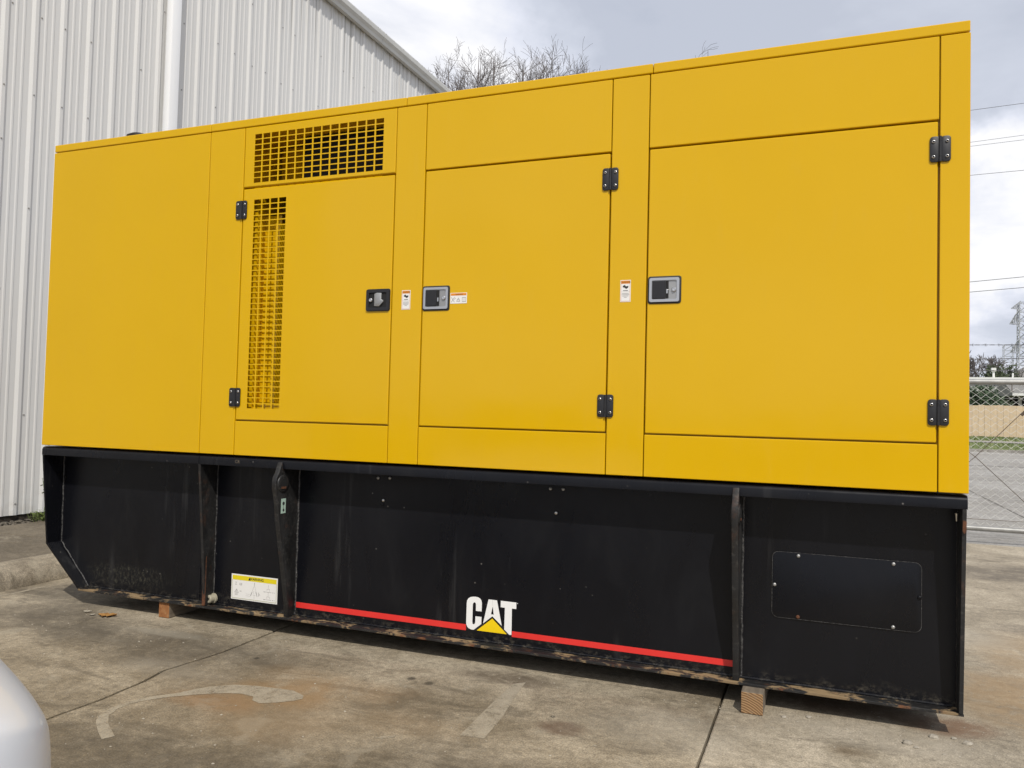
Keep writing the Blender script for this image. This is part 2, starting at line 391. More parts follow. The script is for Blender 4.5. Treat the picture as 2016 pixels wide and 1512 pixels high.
M_wall2 = material('far_wall_grey', None, (.45, .45, .44), .8)
M_car = material('white_car_paint', None, (.60, .63, .68), .35, 0, .5, .3)
M_glass = material('dark_car_glass', None, (.012, .014, .016), .06)
M_tyre = material('tyre_rubber', None, (.02, .02, .02), .8)
M_stone = material('pale_pebble', lambda t: {'Base Color': t.ramp(t.noise(t.pos(), 40, 4), (.3, (.24, .21, .165)), (.7, (.42, .38, .31))), 'Roughness': .9})
M_gravel = material('dark_gravel', lambda t: {'Base Color': t.ramp(t.noise(t.pos(), 50, 4), (.35, (.03, .026, .02)), (.7, (.19, .165, .13))), 'Roughness': .95})
M_leafdry = material('dry_leaf', lambda t: {'Base Color': t.ramp(t.noise(t.pos(), 50, 4), (.3, (.20, .085, .02)), (.7, (.40, .22, .06))), 'Roughness': .8})
M_leafpale = material('pale_dry_leaf', None, (.36, .32, .25), .8)
def f_oldpaint(t):
    p = t.pos(); n = t.noise(p, 13, 8, .72); g = t.noise(p, 150, 3, .7)
    col = t.mix(t.rng(n, .3, .7), (.30, .255, .185), (.40, .35, .265))
    col = t.mix(.4, col, t.ramp(g, (.3, .25), (.5, .5), (.72, .8)), 'OVERLAY')
    return {'Base Color': col, 'Roughness': .8, 'Alpha': t.rng(t.m('ADD', n, t.m('MULTIPLY', g, .25)), .38, .62, .28, .82), 'Normal': t.bump(g, .4, .004)}
M_oldpaint = material('worn_ground_paint', f_oldpaint)


# ------------------------------------------------------------------ the ground
ground = MB().add([(-1800, -1800, -.06), (1800, -1800, -.06), (1800, 1800, -.06), (-1800, 1800, -.06)], [(0, 1, 2, 3)]).build('ground', M_dirt)
tag(ground, kind='structure')
def jag(y, seed, amp):
    return amp * (math.sin(y * 2.3 + seed) * .5 + math.sin(y * 6.1 + seed * 2.7) * .35 + math.sin(y * 17.0 + seed * 5.1) * .22 + math.sin(y * 43 + seed) * .12)
def joint_left(y):                      # a slab joint that has broken into a wandering crack
    pts = [(-12, -2.95), (-1.6, -2.957), (-1.31, -2.954), (-1.08, -2.941), (-.81, -2.953), (-.65, -2.998), (-.41, -2.966), (-.16, -2.956), (.18, -2.964), (6.25, -2.96)]
    for (a, xa), (b, xb) in zip(pts, pts[1:]):
        if a <= y <= b: return xa + (xb - xa) * (y - a) / (b - a) + jag(y, 1.3, .009)
    return -2.96
edges = [(lambda y: -5.19, 0.0), (joint_left, .019), (lambda y: -.436 + jag(y, 4, 0.0012), .011), (lambda y: 2.09, .009), (lambda y: 4.62, .009), (lambda y: 14.0, 0.0)]
ys = [-12 + .25 * i for i in range(36)] + [-3 + .03 * i for i in range(121)] + [.66 + .2 * i for i in range(28)] + [6.25]
ys = sorted(set(round(q, 3) for q in ys if q <= 6.25))
for si, ((ea, wa), (eb, wb)) in enumerate(zip(edges, edges[1:])):
    L = [(ea(q) + wa / 2, q) for q in ys]; Rr = [(eb(q) - wb / 2, q) for q in ys]
    mb = MB(); n = len(ys); vs = []
    for (xl, q), (xr, _) in zip(L, Rr):
        vs += [(xl, q, -.055), (xl, q, -.004), (xl + .006, q, 0), (xr - .006, q, 0), (xr, q, -.004), (xr, q, -.055)]
    fs = [(6 * i + k, 6 * i + k + 1, 6 * (i + 1) + k + 1, 6 * (i + 1) + k) for i in range(n - 1) for k in range(5)]
    fs += [tuple(range(6)), tuple(6 * (n - 1) + k for k in range(6))]
    mb.add(vs, fs).build('concrete_slab', M_slab2 if si >= 2 else M_slab, ground)

street = MB().add([(-60, 6.262, -.012), (90, 6.262, -.012), (90, 39.0, -.012), (-60, 39.0, -.012)], [(0, 1, 2, 3)]).build('street', M_street)
tag(street, kind='structure')
gapfill = MB()
for x0, x1, y0, y1 in ((2.6, 2.615, 7.0, 39), (-3, 12, 12.4, 12.42), (-3, 14, 17.8, 17.83), (-3, 30, 25.0, 25.15)):
    gapfill.add([(x0, y0, -.008), (x1, y0, -.008), (x1, y1, -.008), (x0, y1, -.008)], [(0, 1, 2, 3)])
gapfill.build('tar_joint', M_dirt, street)
far_kerb = MB().box(-60, 90, 39.0, 39.25, -.05, .12).build('far_kerb', M_street); tag(far_kerb, kind='structure')
verge = MB().add([(-60, 39.25, .10), (90, 39.25, .10), (90, 42.0, .36), (-60, 42.0, .36), (90, 43.2, .42), (-60, 43.2, .42), (90, 45.5, .66), (-60, 45.5, .66), (400, 900, .8), (-400, 900, .8)],
                 [(0, 1, 2, 3), (3, 2, 4, 5), (5, 4, 6, 7), (7, 6, 8, 9)]).build('grass_verge', M_grass); tag(verge, kind='structure')
path = MB().add([(-60, 42.0, .385), (90, 42.0, .385), (90, 43.2, .445), (-60, 43.2, .445)], [(0, 1, 2, 3)]).build('far_footpath', M_street); tag(path, kind='structure')
bl = MB()
rg = random.Random(5)
for i in range(5200):
    x = rg.uniform(3, 19); y = rg.choice((rg.uniform(39.3, 41.9), rg.uniform(43.3, 44.9)))
    z = .10 + (y - 39.25) / 2.75 * .26 if y < 42 else .42 + (y - 43.2) / 2.3 * .24
    h = rg.uniform(.04, .12); a = rg.uniform(0, 6.28); dx, dy = .03 * math.cos(a), .03 * math.sin(a)
    bl.add([(x - dx, y - dy, z), (x + dx, y + dy, z), (x + rg.uniform(-.05, .05), y + rg.uniform(-.05, .05), z + h)], [(0, 1, 2)])
tag(bl.build('grass', M_blade), 'short winter grass on the verge across the street', 'grass', kind='stuff')

# raised walk along the warehouse, with a rolled kerb
kerb = MB().prism([(-5.19, -.05), (-5.19, .015), (-5.205, .055), (-5.235, .095), (-5.28, .13), (-5.335, .148), (-5.40, .153), (-5.43, .150), (-5.43, -.05)], lambda u, v, t: (u, t, v), -12, 30).build('kerb', M_kerb, None, 60)
tag(kerb, kind='structure')
walk = tag(MB().box(-7.6, -5.44, -12, 30, -.05, .125).build('raised_walk', M_dirt), kind='structure')
yy = -8.45
while yy < 12:
    MB().rbox(-6.98, -5.437, yy, yy + 2.392, .05, .149, .006, 2).build('walk_slab', M_walk, walk); yy += 2.4
# pale line of old paint near the foot of the kerb
rg = random.Random(3)
lp = [(-5.065 + .012 * math.sin(q * 9) + rg.uniform(-.006, .006), q) for q in [-1.2 + .06 * i for i in range(27)]]
lp2 = [(a - rg.uniform(.018, .034), q) for a, q in reversed(lp)]
flat('kerb_line_paint', [lp + lp2], M_oldpaint, ground, .0016, XY)
# worn road paint: the curved arrow and the short bar
arrow = [(-2.565, -1.324), (-2.586, -1.366), (-2.650, -1.325), (-2.710, -1.281), (-2.755, -1.245), (-2.790, -1.205), (-2.817, -1.12), (-2.806, -1.008), (-2.765, -.935), (-2.711, -.872), (-2.672, -.80), (-2.630, -.730), (-2.55, -.665),
         (-2.45, -.635), (-2.358, -.622), (-2.26, -.612), (-2.178, -.646), (-2.160, -.68), (-2.176, -.715), (-2.235, -.77), (-2.295, -.806), (-2.345, -.79), (-2.37, -.752), (-2.44, -.745), (-2.50, -.765), (-2.555, -.797), (-2.62, -.845), (-2.687, -.903), (-2.745, -.97), (-2.782, -1.037), (-2.786, -1.11), (-2.752, -1.185), (-2.690, -1.243)]
flat('arrow_paint', [arrow], M_oldpaint, ground, .0016, XY)
flat('bar_paint', [[(-1.355, -.749), (-1.253, -.739), (-1.272, -.50), (-1.318, -.20), (-1.335, -.046), (-1.383, -.093), (-1.376, -.35)]], M_oldpaint, ground, .0016, XY)
flat('dash_paint', [[(-1.655, -.915), (-1.63, -.888), (-1.585, -.86), (-1.578, -.876), (-1.62, -.912)]], M_oldpaint, ground, .0016, XY)


# ------------------------------------------------------------------ the warehouse
WX = -7.216; EAVE = 7.52
wh = thing('warehouse', 'pale grey ribbed metal warehouse with white downspout behind the generator', 'building', (WX, 3.0, .15))
rib = .305
def siding_profile(n):
    """(y, out) over n ribs; each rib a trapezoid 32 mm high, two low swages between"""
    pts = []
    for i in range(n):
        o = i * rib
        for a, h in ((0, 0), (.004, 0), (.030, .021), (.064, .021), (.090, 0), (.140, 0), (.150, .006), (.166, .006), (.176, 0), (.218, 0), (.228, .006), (.244, .006), (.254, 0)): pts.append((o + a, h))
    pts.append((n * rib, 0)); return pts
y0 = 1.345 * 1.0 - 26 * rib
for k in range(22):
    ya = y0 + k * 3 * rib
    prof = siding_profile(3); mb = MB(); n = len(prof)
    zt = EAVE + .06; zb = .20
    vs = [(WX + h, ya + a, zb) for a, h in prof] + [(WX + h, ya + a, zt) for a, h in prof] + [(WX + .001, ya, zb), (WX + .001, ya + 3 * rib, zb)]
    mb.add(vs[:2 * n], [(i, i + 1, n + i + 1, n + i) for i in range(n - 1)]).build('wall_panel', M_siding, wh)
MB().box(WX - 14, WX - .012, y0, y0 + 66 * rib, .1, EAVE + .05).build('wall_core', M_dirt, wh)
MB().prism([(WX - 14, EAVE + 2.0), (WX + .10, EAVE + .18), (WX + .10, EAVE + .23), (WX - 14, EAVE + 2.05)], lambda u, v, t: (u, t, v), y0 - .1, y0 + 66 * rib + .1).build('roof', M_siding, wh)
ga, yq = [], 7.89 - 6.1 * 3
while yq < y0 + 66 * rib:
    MB().prism([(WX + .034, EAVE + .005), (WX + .105, EAVE), (WX + .118, EAVE + .05), (WX + .150, EAVE + .10), (WX + .155, EAVE + .165), (WX + .034, EAVE + .17)], lambda u, v, t: (u, t, v), yq + .004, yq + 6.1).build('gutter_length', M_gutter, wh); yq += 6.1
ds = MB().rbox(WX + .034, WX + .125, 3.285, 3.425, .3, EAVE - .01, .012).build('downspout', M_downspout, wh, 40)
MB().box(WX + .033, WX + .13, 3.25, 3.46, 4.0, 4.03).build('strap', M_downspout, ds)
sc_ = MB(); rg = random.Random(11)
for k in range(-6, 40):
    yb = y0 + 26 * rib + k * rib
    for zz in (.32, 1.15, 2.35, 3.15, 3.75, 4.25, 5.05, 5.85, 6.65):
        if rg.random() < .62:
            zq = zz + rg.uniform(-.012, .012)
            yo, ho = (.047, .021) if rg.random() < .55 else (.11, 0)
            sc_.lathe([(.009, 0), (.009, .004), (.005, .007)], (WX + ho, yb + yo, zq), (1, 0, 0), 6)
tag(sc_.build('screw_heads', M_greyink, wh), kind='stuff')

# loose gravel and weeds in the strip at the wall's foot
gv = MB(); rg = random.Random(21)
def pebble(mb, x, y, z, r_, g):
    k = len(mb.v); n = 6; vs = []
    a0 = g.uniform(0, 6)
    for lev, rr in ((-.35, .85), (.15, 1.0), (.62, .55)):
        for j in range(n):
            a = a0 + 2 * math.pi * j / n; q = r_ * rr * g.uniform(.78, 1.2); vs.append((x + q * math.cos(a) * 1.2, y + q * math.sin(a), z + r_ * lev * .8))
    fs = [(i * n + j, i * n + (j + 1) % n, (i + 1) * n + (j + 1) % n, (i + 1) * n + j) for i in range(2) for j in range(n)] + [tuple(range(n))[::-1], tuple(2 * n + j for j in range(n))]
    mb.add(vs, fs)
for i in range(900): pebble(gv, rg.uniform(-7.2, -6.98), rg.uniform(-1.5, 5), .128 + rg.uniform(0, .02), rg.uniform(.008, .024), rg)
tag(gv.build('gravel', M_gravel), 'dark loose gravel along the foot of the warehouse wall', 'gravel', kind='stuff')
def weed(label, x, y, n, h, spread, stalk=False):
    t_ = thing('weed', label, 'weed', (x, y, .14), 'weeds at the wall foot'); lf = MB(); st = MB(); g = random.Random(int(x * 1000) + n)
    for i in range(n):
        a = g.uniform(0, 6.28); r_ = g.uniform(0, spread); bx, by = x + r_ * math.cos(a), y + r_ * math.sin(a); hh = h * g.uniform(.4, 1)
        tip = (bx + g.uniform(-.04, .04), by + g.uniform(-.04, .04), .14 + hh); st.tube([(bx, by, .13), tip], .0016, 3)
        for j in range(5):
            q = g.uniform(.25, 1.0); c = Vector((bx, by, .13)).lerp(Vector(tip), q); b = g.uniform(0, 6.28); l = g.uniform(.015, .035); d = Vector((math.cos(b), math.sin(b), g.uniform(-.2, .5))); s_ = d.cross(Vector((0, 0, 1))) * .4
            lf.add([c, c + d * l * .5 + s_ * l, c + d * l, c + d * l * .5 - s_ * l], [(0, 1, 2, 3)])
    if stalk:
        st.tube([(x, y, .13), (x + .01, y + .02, .33), (x - .02, y + .0, .55)], .002, 4)
        for q in range(5):
            c = Vector((x - .02 + g.uniform(-.03, .03), y + g.uniform(-.02, .02), .40 + .035 * q)); lf.add([c, c + Vector((.02, .01, .01)), c + Vector((.03, 0, .02)), c + Vector((.012, -.01, .012))], [(0, 1, 2, 3)])
    lf.build('leaves', M_weed, t_); st.build('stem', M_weed, t_)
weed('leafy green weed with a tall thin stalk at the wall foot', -7.03, 1.86, 60, .11, .13, True)
weed('low spreading weed in the gravel nearest the frame edge', -7.04, 1.30, 30, .06, .10)
weed('small yellowish tuft in the walk joint beside the generator', -6.0, 1.16, 14, .04, .06)


# ------------------------------------------------------------------ the generator
X = [-4.7187, -3.4268, -3.1734, -2.163, -1.9831, -.9768, -.7953, .4264, .5393]
ZT, ZR, ZD, Zd, ZB = 2.9693, 2.9195, 2.5604, 1.2132, 1.0114
gen = thing('generator', 'large yellow enclosed diesel generator on a black fuel tank base', 'generator', (-2.1, .9, .097))
DEP = 2.0
g1 = .0022      # half of the narrow gaps; doors leave wider ones
def panel(name, x0, x1, z0, z1, gx0=g1, gx1=g1, gz0=g1, gz1=g1, r=.0035, label=None, y0=0.0, y1=.028):
    o = MB().rbox(x0 + gx0, x1 - gx1, y0, y1, z0 + gz0, z1 - gz1, r, 3).build(name, M_yellow, gen)
    if label: o['label'] = label
    return o
# roof edge strips and plain panels
for a, b in ((X[0], X[1]), (X[1], -2.107), (-2.107, -.7825), (-.7825, X[8])): panel('roof_edge_strip', a, b, ZR, ZT, .0012, .0012, .003, 0, .005)
panel('end_panel', X[0], X[1], ZB, ZR, 0, g1)
for a, b in ((1, 2), (3, 4), (5, 6), (7, 8)): panel('post_panel', X[a], X[b], ZB, ZR, g1, g1 if b < 8 else 0)
for a, b in ((2, 3), (4, 5), (6, 7)): panel('lower_panel', X[a], X[b], ZB, Zd, g1, g1, g1, .004)
for a, b in ((4, 5), (6, 7)): panel('upper_panel', X[a], X[b], ZD, ZR, g1, g1, .0045)
for a, b in ((4, 5), (6, 7)): panel('door', X[a], X[b], Zd, ZD, .0045, .006, .0030, .0045, .005)
# the bay with louvred openings
def punched(name, x0, x1, z0, z1, hx0, hx1, hz0, hz1, nc, nr, bx, bz, label):
    """a panel punched with nc x nr openings; bx, bz the bar widths"""
    pw = (hx1 - hx0 + bx) / nc; ph = (hz1 - hz0 + bz) / nr
    xs_ = [x0, x0 + .004] + [q for i in range(nc) for q in (hx0 + i * pw, hx0 + (i + 1) * pw - bx)] + [x1 - .004, x1]
    zs_ = [z0, z0 + .004] + [q for i in range(nr) for q in (hz0 + i * ph, hz0 + (i + 1) * ph - bz)] + [z1 - .004, z1]
    nx, nz = len(xs_), len(zs_); sheet = MB(); back = .0035
    hole = lambda i, j: 2 <= i < nx - 3 and 2 <= j < nz - 3 and i % 2 == 0 and j % 2 == 0
    bars = MB()
    def inside(i, j): return 2 <= i < nx - 3 and 2 <= j < nz - 3
    vid = {}
    for i in range(nx - 1):
        for j in range(nz - 1):
            if hole(i, j): continue
            tgt = bars if inside(i, j) else sheet
            yv = lambda a, b: .003 if (a in (0, nx - 1) or b in (0, nz - 1)) else 0.0
            c = [(i, j), (i + 1, j), (i + 1, j + 1), (i, j + 1)]
            tgt.add([(xs_[a], yv(a, b), zs_[b]) for a, b in c], [(0, 1, 2, 3)])
            for (a, b), (c2, d2), nb in ((c[0], c[1], (i, j - 1)), (c[1], c[2], (i + 1, j)), (c[2], c[3], (i, j + 1)), (c[3], c[0], (i - 1, j))):
                out = nb[0] < 0 or nb[1] < 0 or nb[0] >= nx - 1 or nb[1] >= nz - 1
                if out or hole(*nb):
                    yb = .028 if out else back
                    tgt.add([(xs_[a], yv(a, b), zs_[b]), (xs_[c2], yv(c2, d2), zs_[d2]), (xs_[c2], yb, zs_[d2]), (xs_[a], yb, zs_[b])], [(0, 1, 2, 3)])
    o = sheet.build(name, M_yellow, gen); o['label'] = label
    bars.build('vent_grille', M_yellow, o)
    return o
punched('upper_panel', X[2] + g1, X[3] - g1, ZD + .006, ZR - g1, -3.101, -2.2435, 2.588, 2.8725, 15, 9, .0085, .0055, 'yellow panel with a wide punched vent grille')
punched('door', X[2] + .005, X[3] - .005, Zd + .0035, ZD - .006, -3.092, -2.868, 1.284, 2.489, 4, 38, .0085, .0058, 'yellow door with a tall narrow punched vent')
# the frame and skin behind the panels; the vented bay is left open inside
fr = MB()
fr.box(X[0] + .01, X[2] - .03, .030, DEP - .03, ZB + .005, ZT - .012)
fr.box(X[3] + .03, X[8] - .01, .030, DEP - .03, ZB + .005, ZT - .012)
fr.box(X[2] - .029, X[3] + .029, .62, DEP - .03, ZB + .005, ZT - .012)
fr.box(X[2] - .029, X[3] + .029, .030, .619, ZB + .005, 1.235)
fr.box(X[2] - .029, X[3] + .029, .030, .619, ZT - .06, ZT - .012)
fr.box(X[2] - .029, X[3] + .029, .031, .12, ZD - .018, ZD + .022)
fr.build('frame', M_yellow, gen)
MB().box(X[2] + .26, X[3] + .02, .20, .60, ZD + .08, ZT - .07).build('radiator', M_darkin, gen)
MB().box(X[2] - .02, X[3] + .02, .60, .61, 1.24, ZD - .02).build('inner_shield', M_yellow, gen)
bf = MB(); bf.box(-3.155, -3.098, .045, .30, 1.24, 2.5); bf.box(-2.980, -2.950, .06, .24, 1.32, 2.36); bf.box(-2.915, -2.70, .075, .095, 1.32, 2.28); bf.box(-3.10, -2.985, .12, .13, 1.32, 2.42); bf.box(-3.10, -2.70, .06, .14, 1.24, 1.315); bf.box(-3.17, -2.935, .34, .35, ZD + .05, ZT - .07); bf.box(-3.17, -2.17, .10, .22, 2.600, 2.612)
bf.build('baffle', M_yellow, gen)
# ends, roof, back
panel('roof_panel', X[0], X[8], ZT - .03, ZT - .004, 0, 0, 0, 0, .004, None, .030, DEP)
MB().rbox(X[8] - .028, X[8] - .001, .029, DEP, ZB, ZT - .031, .003).build('side_panel', M_yellow, gen)
MB().rbox(X[0] + .001, X[0] + .028, .029, DEP, ZB, ZT - .031, .003).build('side_panel', M_yellow, gen)
MB().rbox(X[0] + .03, X[8] - .03, DEP - .028, DEP, ZB, ZT - .031, .003).build('back_panel', M_yellow, gen)
cap = MB().lathe([(.045, 0), (.045, .09), (.052, .092), (.075, .10), (.078, .118), (.05, .135), (.01, .142)], (-4.315, .30, ZT - .005), (0, 0, 1), 18).build('rain_cap', M_rib, gen, 40)

# hinges
OFF = offset_of(gen)
hm = MB(); hw, hh = .039, .054
hm.prism(rrect(-hw, -.0025, -hh, hh, .012), XZ, -.006, .0, .0012); hm.prism(rrect(.0025, hw, -hh, hh, .012), XZ, -.006, .0, .0012)
hinge_me = hm.mesh('hinge', M_hinge, 40)
kn = MB()
for a, b in ((-.053, -.032), (-.031, .031), (.032, .053)): kn.tube([(0, -.006, a), (0, -.006, b)], .0062, 12)
kn_me = kn.mesh('knuckle', M_hinge, 40)
bo = MB().lathe([(.0072, 0), (.0072, -.002), (.0060, -.0045), (.0041, -.005), (.0041, -.0022), (.0002, -.0022)], (0, -.006, 0), (0, 1, 0), 12); bo_me = bo.mesh('bolt', M_steel, 50)
bo_me.materials.append(M_darkin)
for f in bo_me.polygons:
    if all(math.hypot(bo_me.vertices[i].co.x, bo_me.vertices[i].co.z) < .0042 for i in f.vertices): f.material_index = 1
for hx, hz in ((-3.1775, 2.434), (-3.1765, 1.346), (-.9785, 2.4296), (-.9815, 1.340), (.4284, 2.437), (.4266, 1.341)):
    h = link('hinge', hinge_me, gen, Vector((hx, -.001, hz)) - OFF)
    link('knuckle', kn_me, h)
    for sx in (-.025, .025):
        for sz in (-.032, .032): link('bolt', bo_me, h, (sx, 0, sz))

# paddle latches
def ring(mb, outer, inner, ya, yb):
    n = len(outer)
    vs = [XZ(*p, ya) for p in outer] + [XZ(*p, ya) for p in inner] + [XZ(*p, yb) for p in inner] + [XZ(*p, .004) for p in outer]
    fs = []
    for i in range(n):
        j = (i + 1) % n; fs += [(i, j, n + j, n + i), (n + i, n + j, 2 * n + j, 2 * n + i), (i, j, 3 * n + j, 3 * n + i)]
    mb.add(vs, fs); return mb
def latch(x0, x1, z0, z1, chrome, label):
    w_, h_ = x1 - x0, z1 - z0
    base = MB().prism(rrect(x0, x1, z0, z1, .012), XZ, -.0035, .0, .001).build('latch', M_rubber if chrome else M_hinge, gen, 40)
    base['label'] = label
    bz = MB(); b = .008 if chrome else .003; iw = .020
    ring(bz, rrect(x0 + b, x1 - b, z0 + b, z1 - b, .009), rrect(x0 + iw, x1 - iw, z0 + iw, z1 - iw, .006), -.0095, -.0037)
    bz.build('bezel', M_steel if chrome else M_hinge, base, 40)
    flat('pan', [rrect(x0 + iw, x1 - iw, z0 + iw, z1 - iw, .006)], M_greysteel if chrome else M_darkin, base, -.0037)
    if chrome:
        MB().rbox(x0 + iw + .003, x0 + iw + w_ * .41, -.012, -.0038, z0 + iw + .003, z1 - iw - .003, .002).build('paddle', M_hinge, base)
        MB().rbox(x0 + iw + w_ * .415, x0 + iw + w_ * .50, -.006, -.0038, z0 + iw + .004, z1 - iw - .003, .001).build('paddle_slot', M_darkin, base)
        MB().rbox(x0 + iw + w_ * .43, x0 + iw + w_ * .48, -.008, -.006, z0 + h_ * .36, z0 + h_ * .52, .001).build('cam', M_steel, base)
        lx = x1 - iw - .013
    else:
        MB().prism([(x0 + w_ * .38, z0 + h_ * .22), (x0 + w_ * .58, z0 + h_ * .20), (x0 + w_ * .74, z0 + h_ * .40), (x0 + w_ * .75, z0 + h_ * .48), (x0 + w_ * .66, z0 + h_ * .52), (x0 + w_ * .67, z0 + h_ * .80), (x0 + w_ * .48, z0 + h_ * .82), (x0 + w_ * .38, z0 + h_ * .77)], XZ, -.014, -.0038, .002).build('paddle', M_greysteel, base, 40)
        lx = x0 + iw + .011
    MB().lathe([(.0105, 0), (.0105, -.006), (.0085, -.008), (.003, -.008), (.0025, -.0065)], (lx, -.004, z0 + h_ * .5), (0, 1, 0), 16).build('lock_cylinder', M_steel, base, 40)
latch(-2.319, -2.171, 1.822, 1.942, False, 'black framed latch with a grey paddle')
latch(-1.977, -1.8194, 1.8168, 1.9463, True, 'steel framed latch with a black paddle beside an orange label')
latch(-.788, -.632, 1.8216, 1.9505, True, 'steel framed latch with a black paddle on the widest door')

# small orange and white labels
def vlabel(x0, x1, z0, z1):
    w_, h_ = x1 - x0, z1 - z0; y = -.0012
    o = MB().box(x0, x1, y, .0, z0, z1).build('warning_label', M_white, gen)
    e = .003
    flat('orange_border', [[(x0 + e, z0 + e), (x1 - e, z0 + e), (x1 - e, z0 + e + .0012), (x0 + e, z0 + e + .0012)], [(x0 + e, z0 + e), (x0 + e + .0012, z0 + e), (x0 + e + .0012, z1 - e), (x0 + e, z1 - e)], [(x1 - e - .0012, z0 + e), (x1 - e, z0 + e), (x1 - e, z1 - e), (x1 - e - .0012, z1 - e)], [(x0 + e, z1 - e - .014), (x1 - e, z1 - e - .014), (x1 - e, z1 - e), (x0 + e, z1 - e)]], M_orange, o, y - .0005)
    text_loops('WARNING', 'heading', M_ink, o, (x0 + x1) / 2 + .003, z1 - e - .007, .0085, y - .0010)
    cx, cz = (x0 + x1) / 2, z0 + h_ * .68
    ic = [[(cx - .013, cz + .006), (cx - .004, cz + .010), (cx + .003, cz + .003), (cx + .014, cz + .006), (cx + .013, cz - .003), (cx + .004, cz - .009), (cx - .006, cz - .002), (cx - .013, cz - .001)], [(cx - .012, cz - .018), (cx + .012, cz - .018), (cx + .012, cz - .0155), (cx - .012, cz - .0155)]]
    flat('pictogram', ic, M_ink, o, y - .0005)
    ln = [[(x0 + .004, z0 + h_ * .47), (x1 - .004, z0 + h_ * .47), (x1 - .004, z0 + h_ * .475), (x0 + .004, z0 + h_ * .475)]]
    for k in range(4):
        q = z0 + h_ * (.38 - .06 * k); wd = w_ * (.33, .36, .30, .14)[k]; ln.append([(cx - wd, q), (cx + wd, q), (cx + wd, q + .0022), (cx - wd, q + .0022)])
    flat('text_lines', ln, M_greyink, o, y - .0005)
vlabel(-2.1015, -2.0505, 1.8270, 1.9295); vlabel(-.9200, -.8700, 1.8350, 1.9390)
o = MB().box(-1.8163, -1.7223, -.0012, 0, 1.8511, 1.9064).build('warning_label', M_white, gen)
o['label'] = 'wide orange and white label with three pictograms'
flat('orange_header', [[(-1.8135, 1.8925), (-1.725, 1.8925), (-1.725, 1.9040), (-1.8135, 1.9040)]], M_orange, o, -.0017)
text_loops('WARNING', 'heading', M_ink, o, -1.766, 1.8982, .0085, -.0022)
ic = []
def stroke(a, b, w_=.0022):
    a, b = Vector(a), Vector(b); d = (b - a).normalized(); n = Vector((-d.y, d.x)) * w_ / 2; return [tuple(a - n), tuple(b - n), tuple(b + n), tuple(a + n)]
ic += [stroke((-1.810, 1.858), (-1.792, 1.884)), stroke((-1.810, 1.884), (-1.792, 1.858)), stroke((-1.792, 1.872), (-1.786, 1.880))]
ic += [stroke((-1.780, 1.862), (-1.770, 1.880)), stroke((-1.770, 1.880), (-1.760, 1.862)), stroke((-1.780, 1.862), (-1.760, 1.862)), stroke((-1.776, 1.870), (-1.764, 1.870))]
ic += [stroke((-1.748, 1.860), (-1.748, 1.882)), stroke((-1.738, 1.862), (-1.738, 1.880)), stroke((-1.728, 1.860), (-1.728, 1.882)), stroke((-1.748, 1.860), (-1.728, 1.860)), stroke((-1.748, 1.882), (-1.728, 1.882))]
flat('pictogram', ic, M_greyink, o, -.0017)

# ------------------------------------------------------------------ the black tank base (parts of the generator)
TY = .15                                 # front face of the tank
tank_pts = [(-4.6985, .955), (-4.6985, .380), (-4.425, .1075), (.5165, .1075), (.5165, .955)]
MB().prism(tank_pts, XZ, TY, DEP - .10, .0).build('fuel_tank', M_black, gen)
# rolled top rail, in two lengths that meet at the gusset
for a, b in ((-4.714, -3.428), (-3.424, .536)):
    MB().prism([(.003, .950), (.003, .985), (.007, .995), (.016, 1.002), (.03, 1.0045), (.2, 1.0045), (.2, .956), (.012, .956), (.012, .950)], YZ, a, b).build('top_rail', M_black, gen, 50)
text_loops('CR', 'paint_mark', M_woodside, gen, -3.145, .976, .026, .0015)
MB().box(-4.60, .40, .2, DEP - .1, .956, 1.008).build('rail_fill', M_black, gen)
# foot flange with a rusty lip
MB().rbox(-4.428, .534, .079, TY + .02, .0975, .1068, .002, 2).build('foot_flange', M_foot, gen)
MB().rbox(-4.432, .536, .0745, .0785, .0955, .1065, .0012, 2).build('flange_lip', M_footedge, gen)
MB().tube([(-4.41, TY - .004, .110), (.50, TY - .004, .110)], .007, 6).build('weld_bead', M_black, gen)
# end plates
MB().prism([(.004, .949), (.070, .1075), (TY + .005, .1075), (TY + .005, .949)], YZ, .517, .533, .0015).build('end_plate', M_rib, gen)
MB().prism([(.004, .949), (.058, .372), (TY + .005, .372), (TY + .005, .949)], YZ, -4.712, -4.699, .0012).build('end_plate', M_black, gen)
k = MB(); k.add([(-4.712, .058, .372), (-4.432, .078, .098), (-4.432, TY + .01, .098), (-4.712, TY + .01, .372), (-4.701, .058, .379), (-4.421, .078, .109), (-4.421, TY + .01, .109), (-4.701, TY + .01, .379)],
      [(0, 1, 2, 3), (4, 5, 6, 7), (0, 1, 5, 4), (1, 2, 6, 5), (2, 3, 7, 6), (3, 0, 4, 7)])
k.build('sloped_end_plate', M_black, gen)
def bead(pts, r_=.005, mat=M_weld):
    g = random.Random(len(pts)); q = []
    for a, b in zip(pts, pts[1:]):
        a, b = Vector(a), Vector(b); n = max(2, int((b - a).length / .018))
        for i in range(n): q.append(a.lerp(b, i / n))
    q.append(Vector(pts[-1])); MB().tube([p + Vector((g.uniform(-.0012, .0012),) * 3) for p in q], [r_ * g.uniform(.75, 1.25) for _ in q], 6).build('weld_bead', mat, gen, 80)
bead([(-4.692, TY, .94), (-4.682, TY, .375)]); bead([(-4.676, TY - .002, .372), (-4.425, TY - .002, .112)], .0045)
# plain gusset
MB().prism([(.004, .949), (.086, .1075), (TY + .005, .1075), (TY + .005, .949)], YZ, -3.432, -3.415, .0015).build('gusset', M_rib, gen)
bead([(-3.412, TY, .94), (-3.412, TY, .115)], .0045)
MB().rbox(-3.435, -3.4145, .079, .086, .110, .40, .001).build('rust_streak', M_rust, gen)
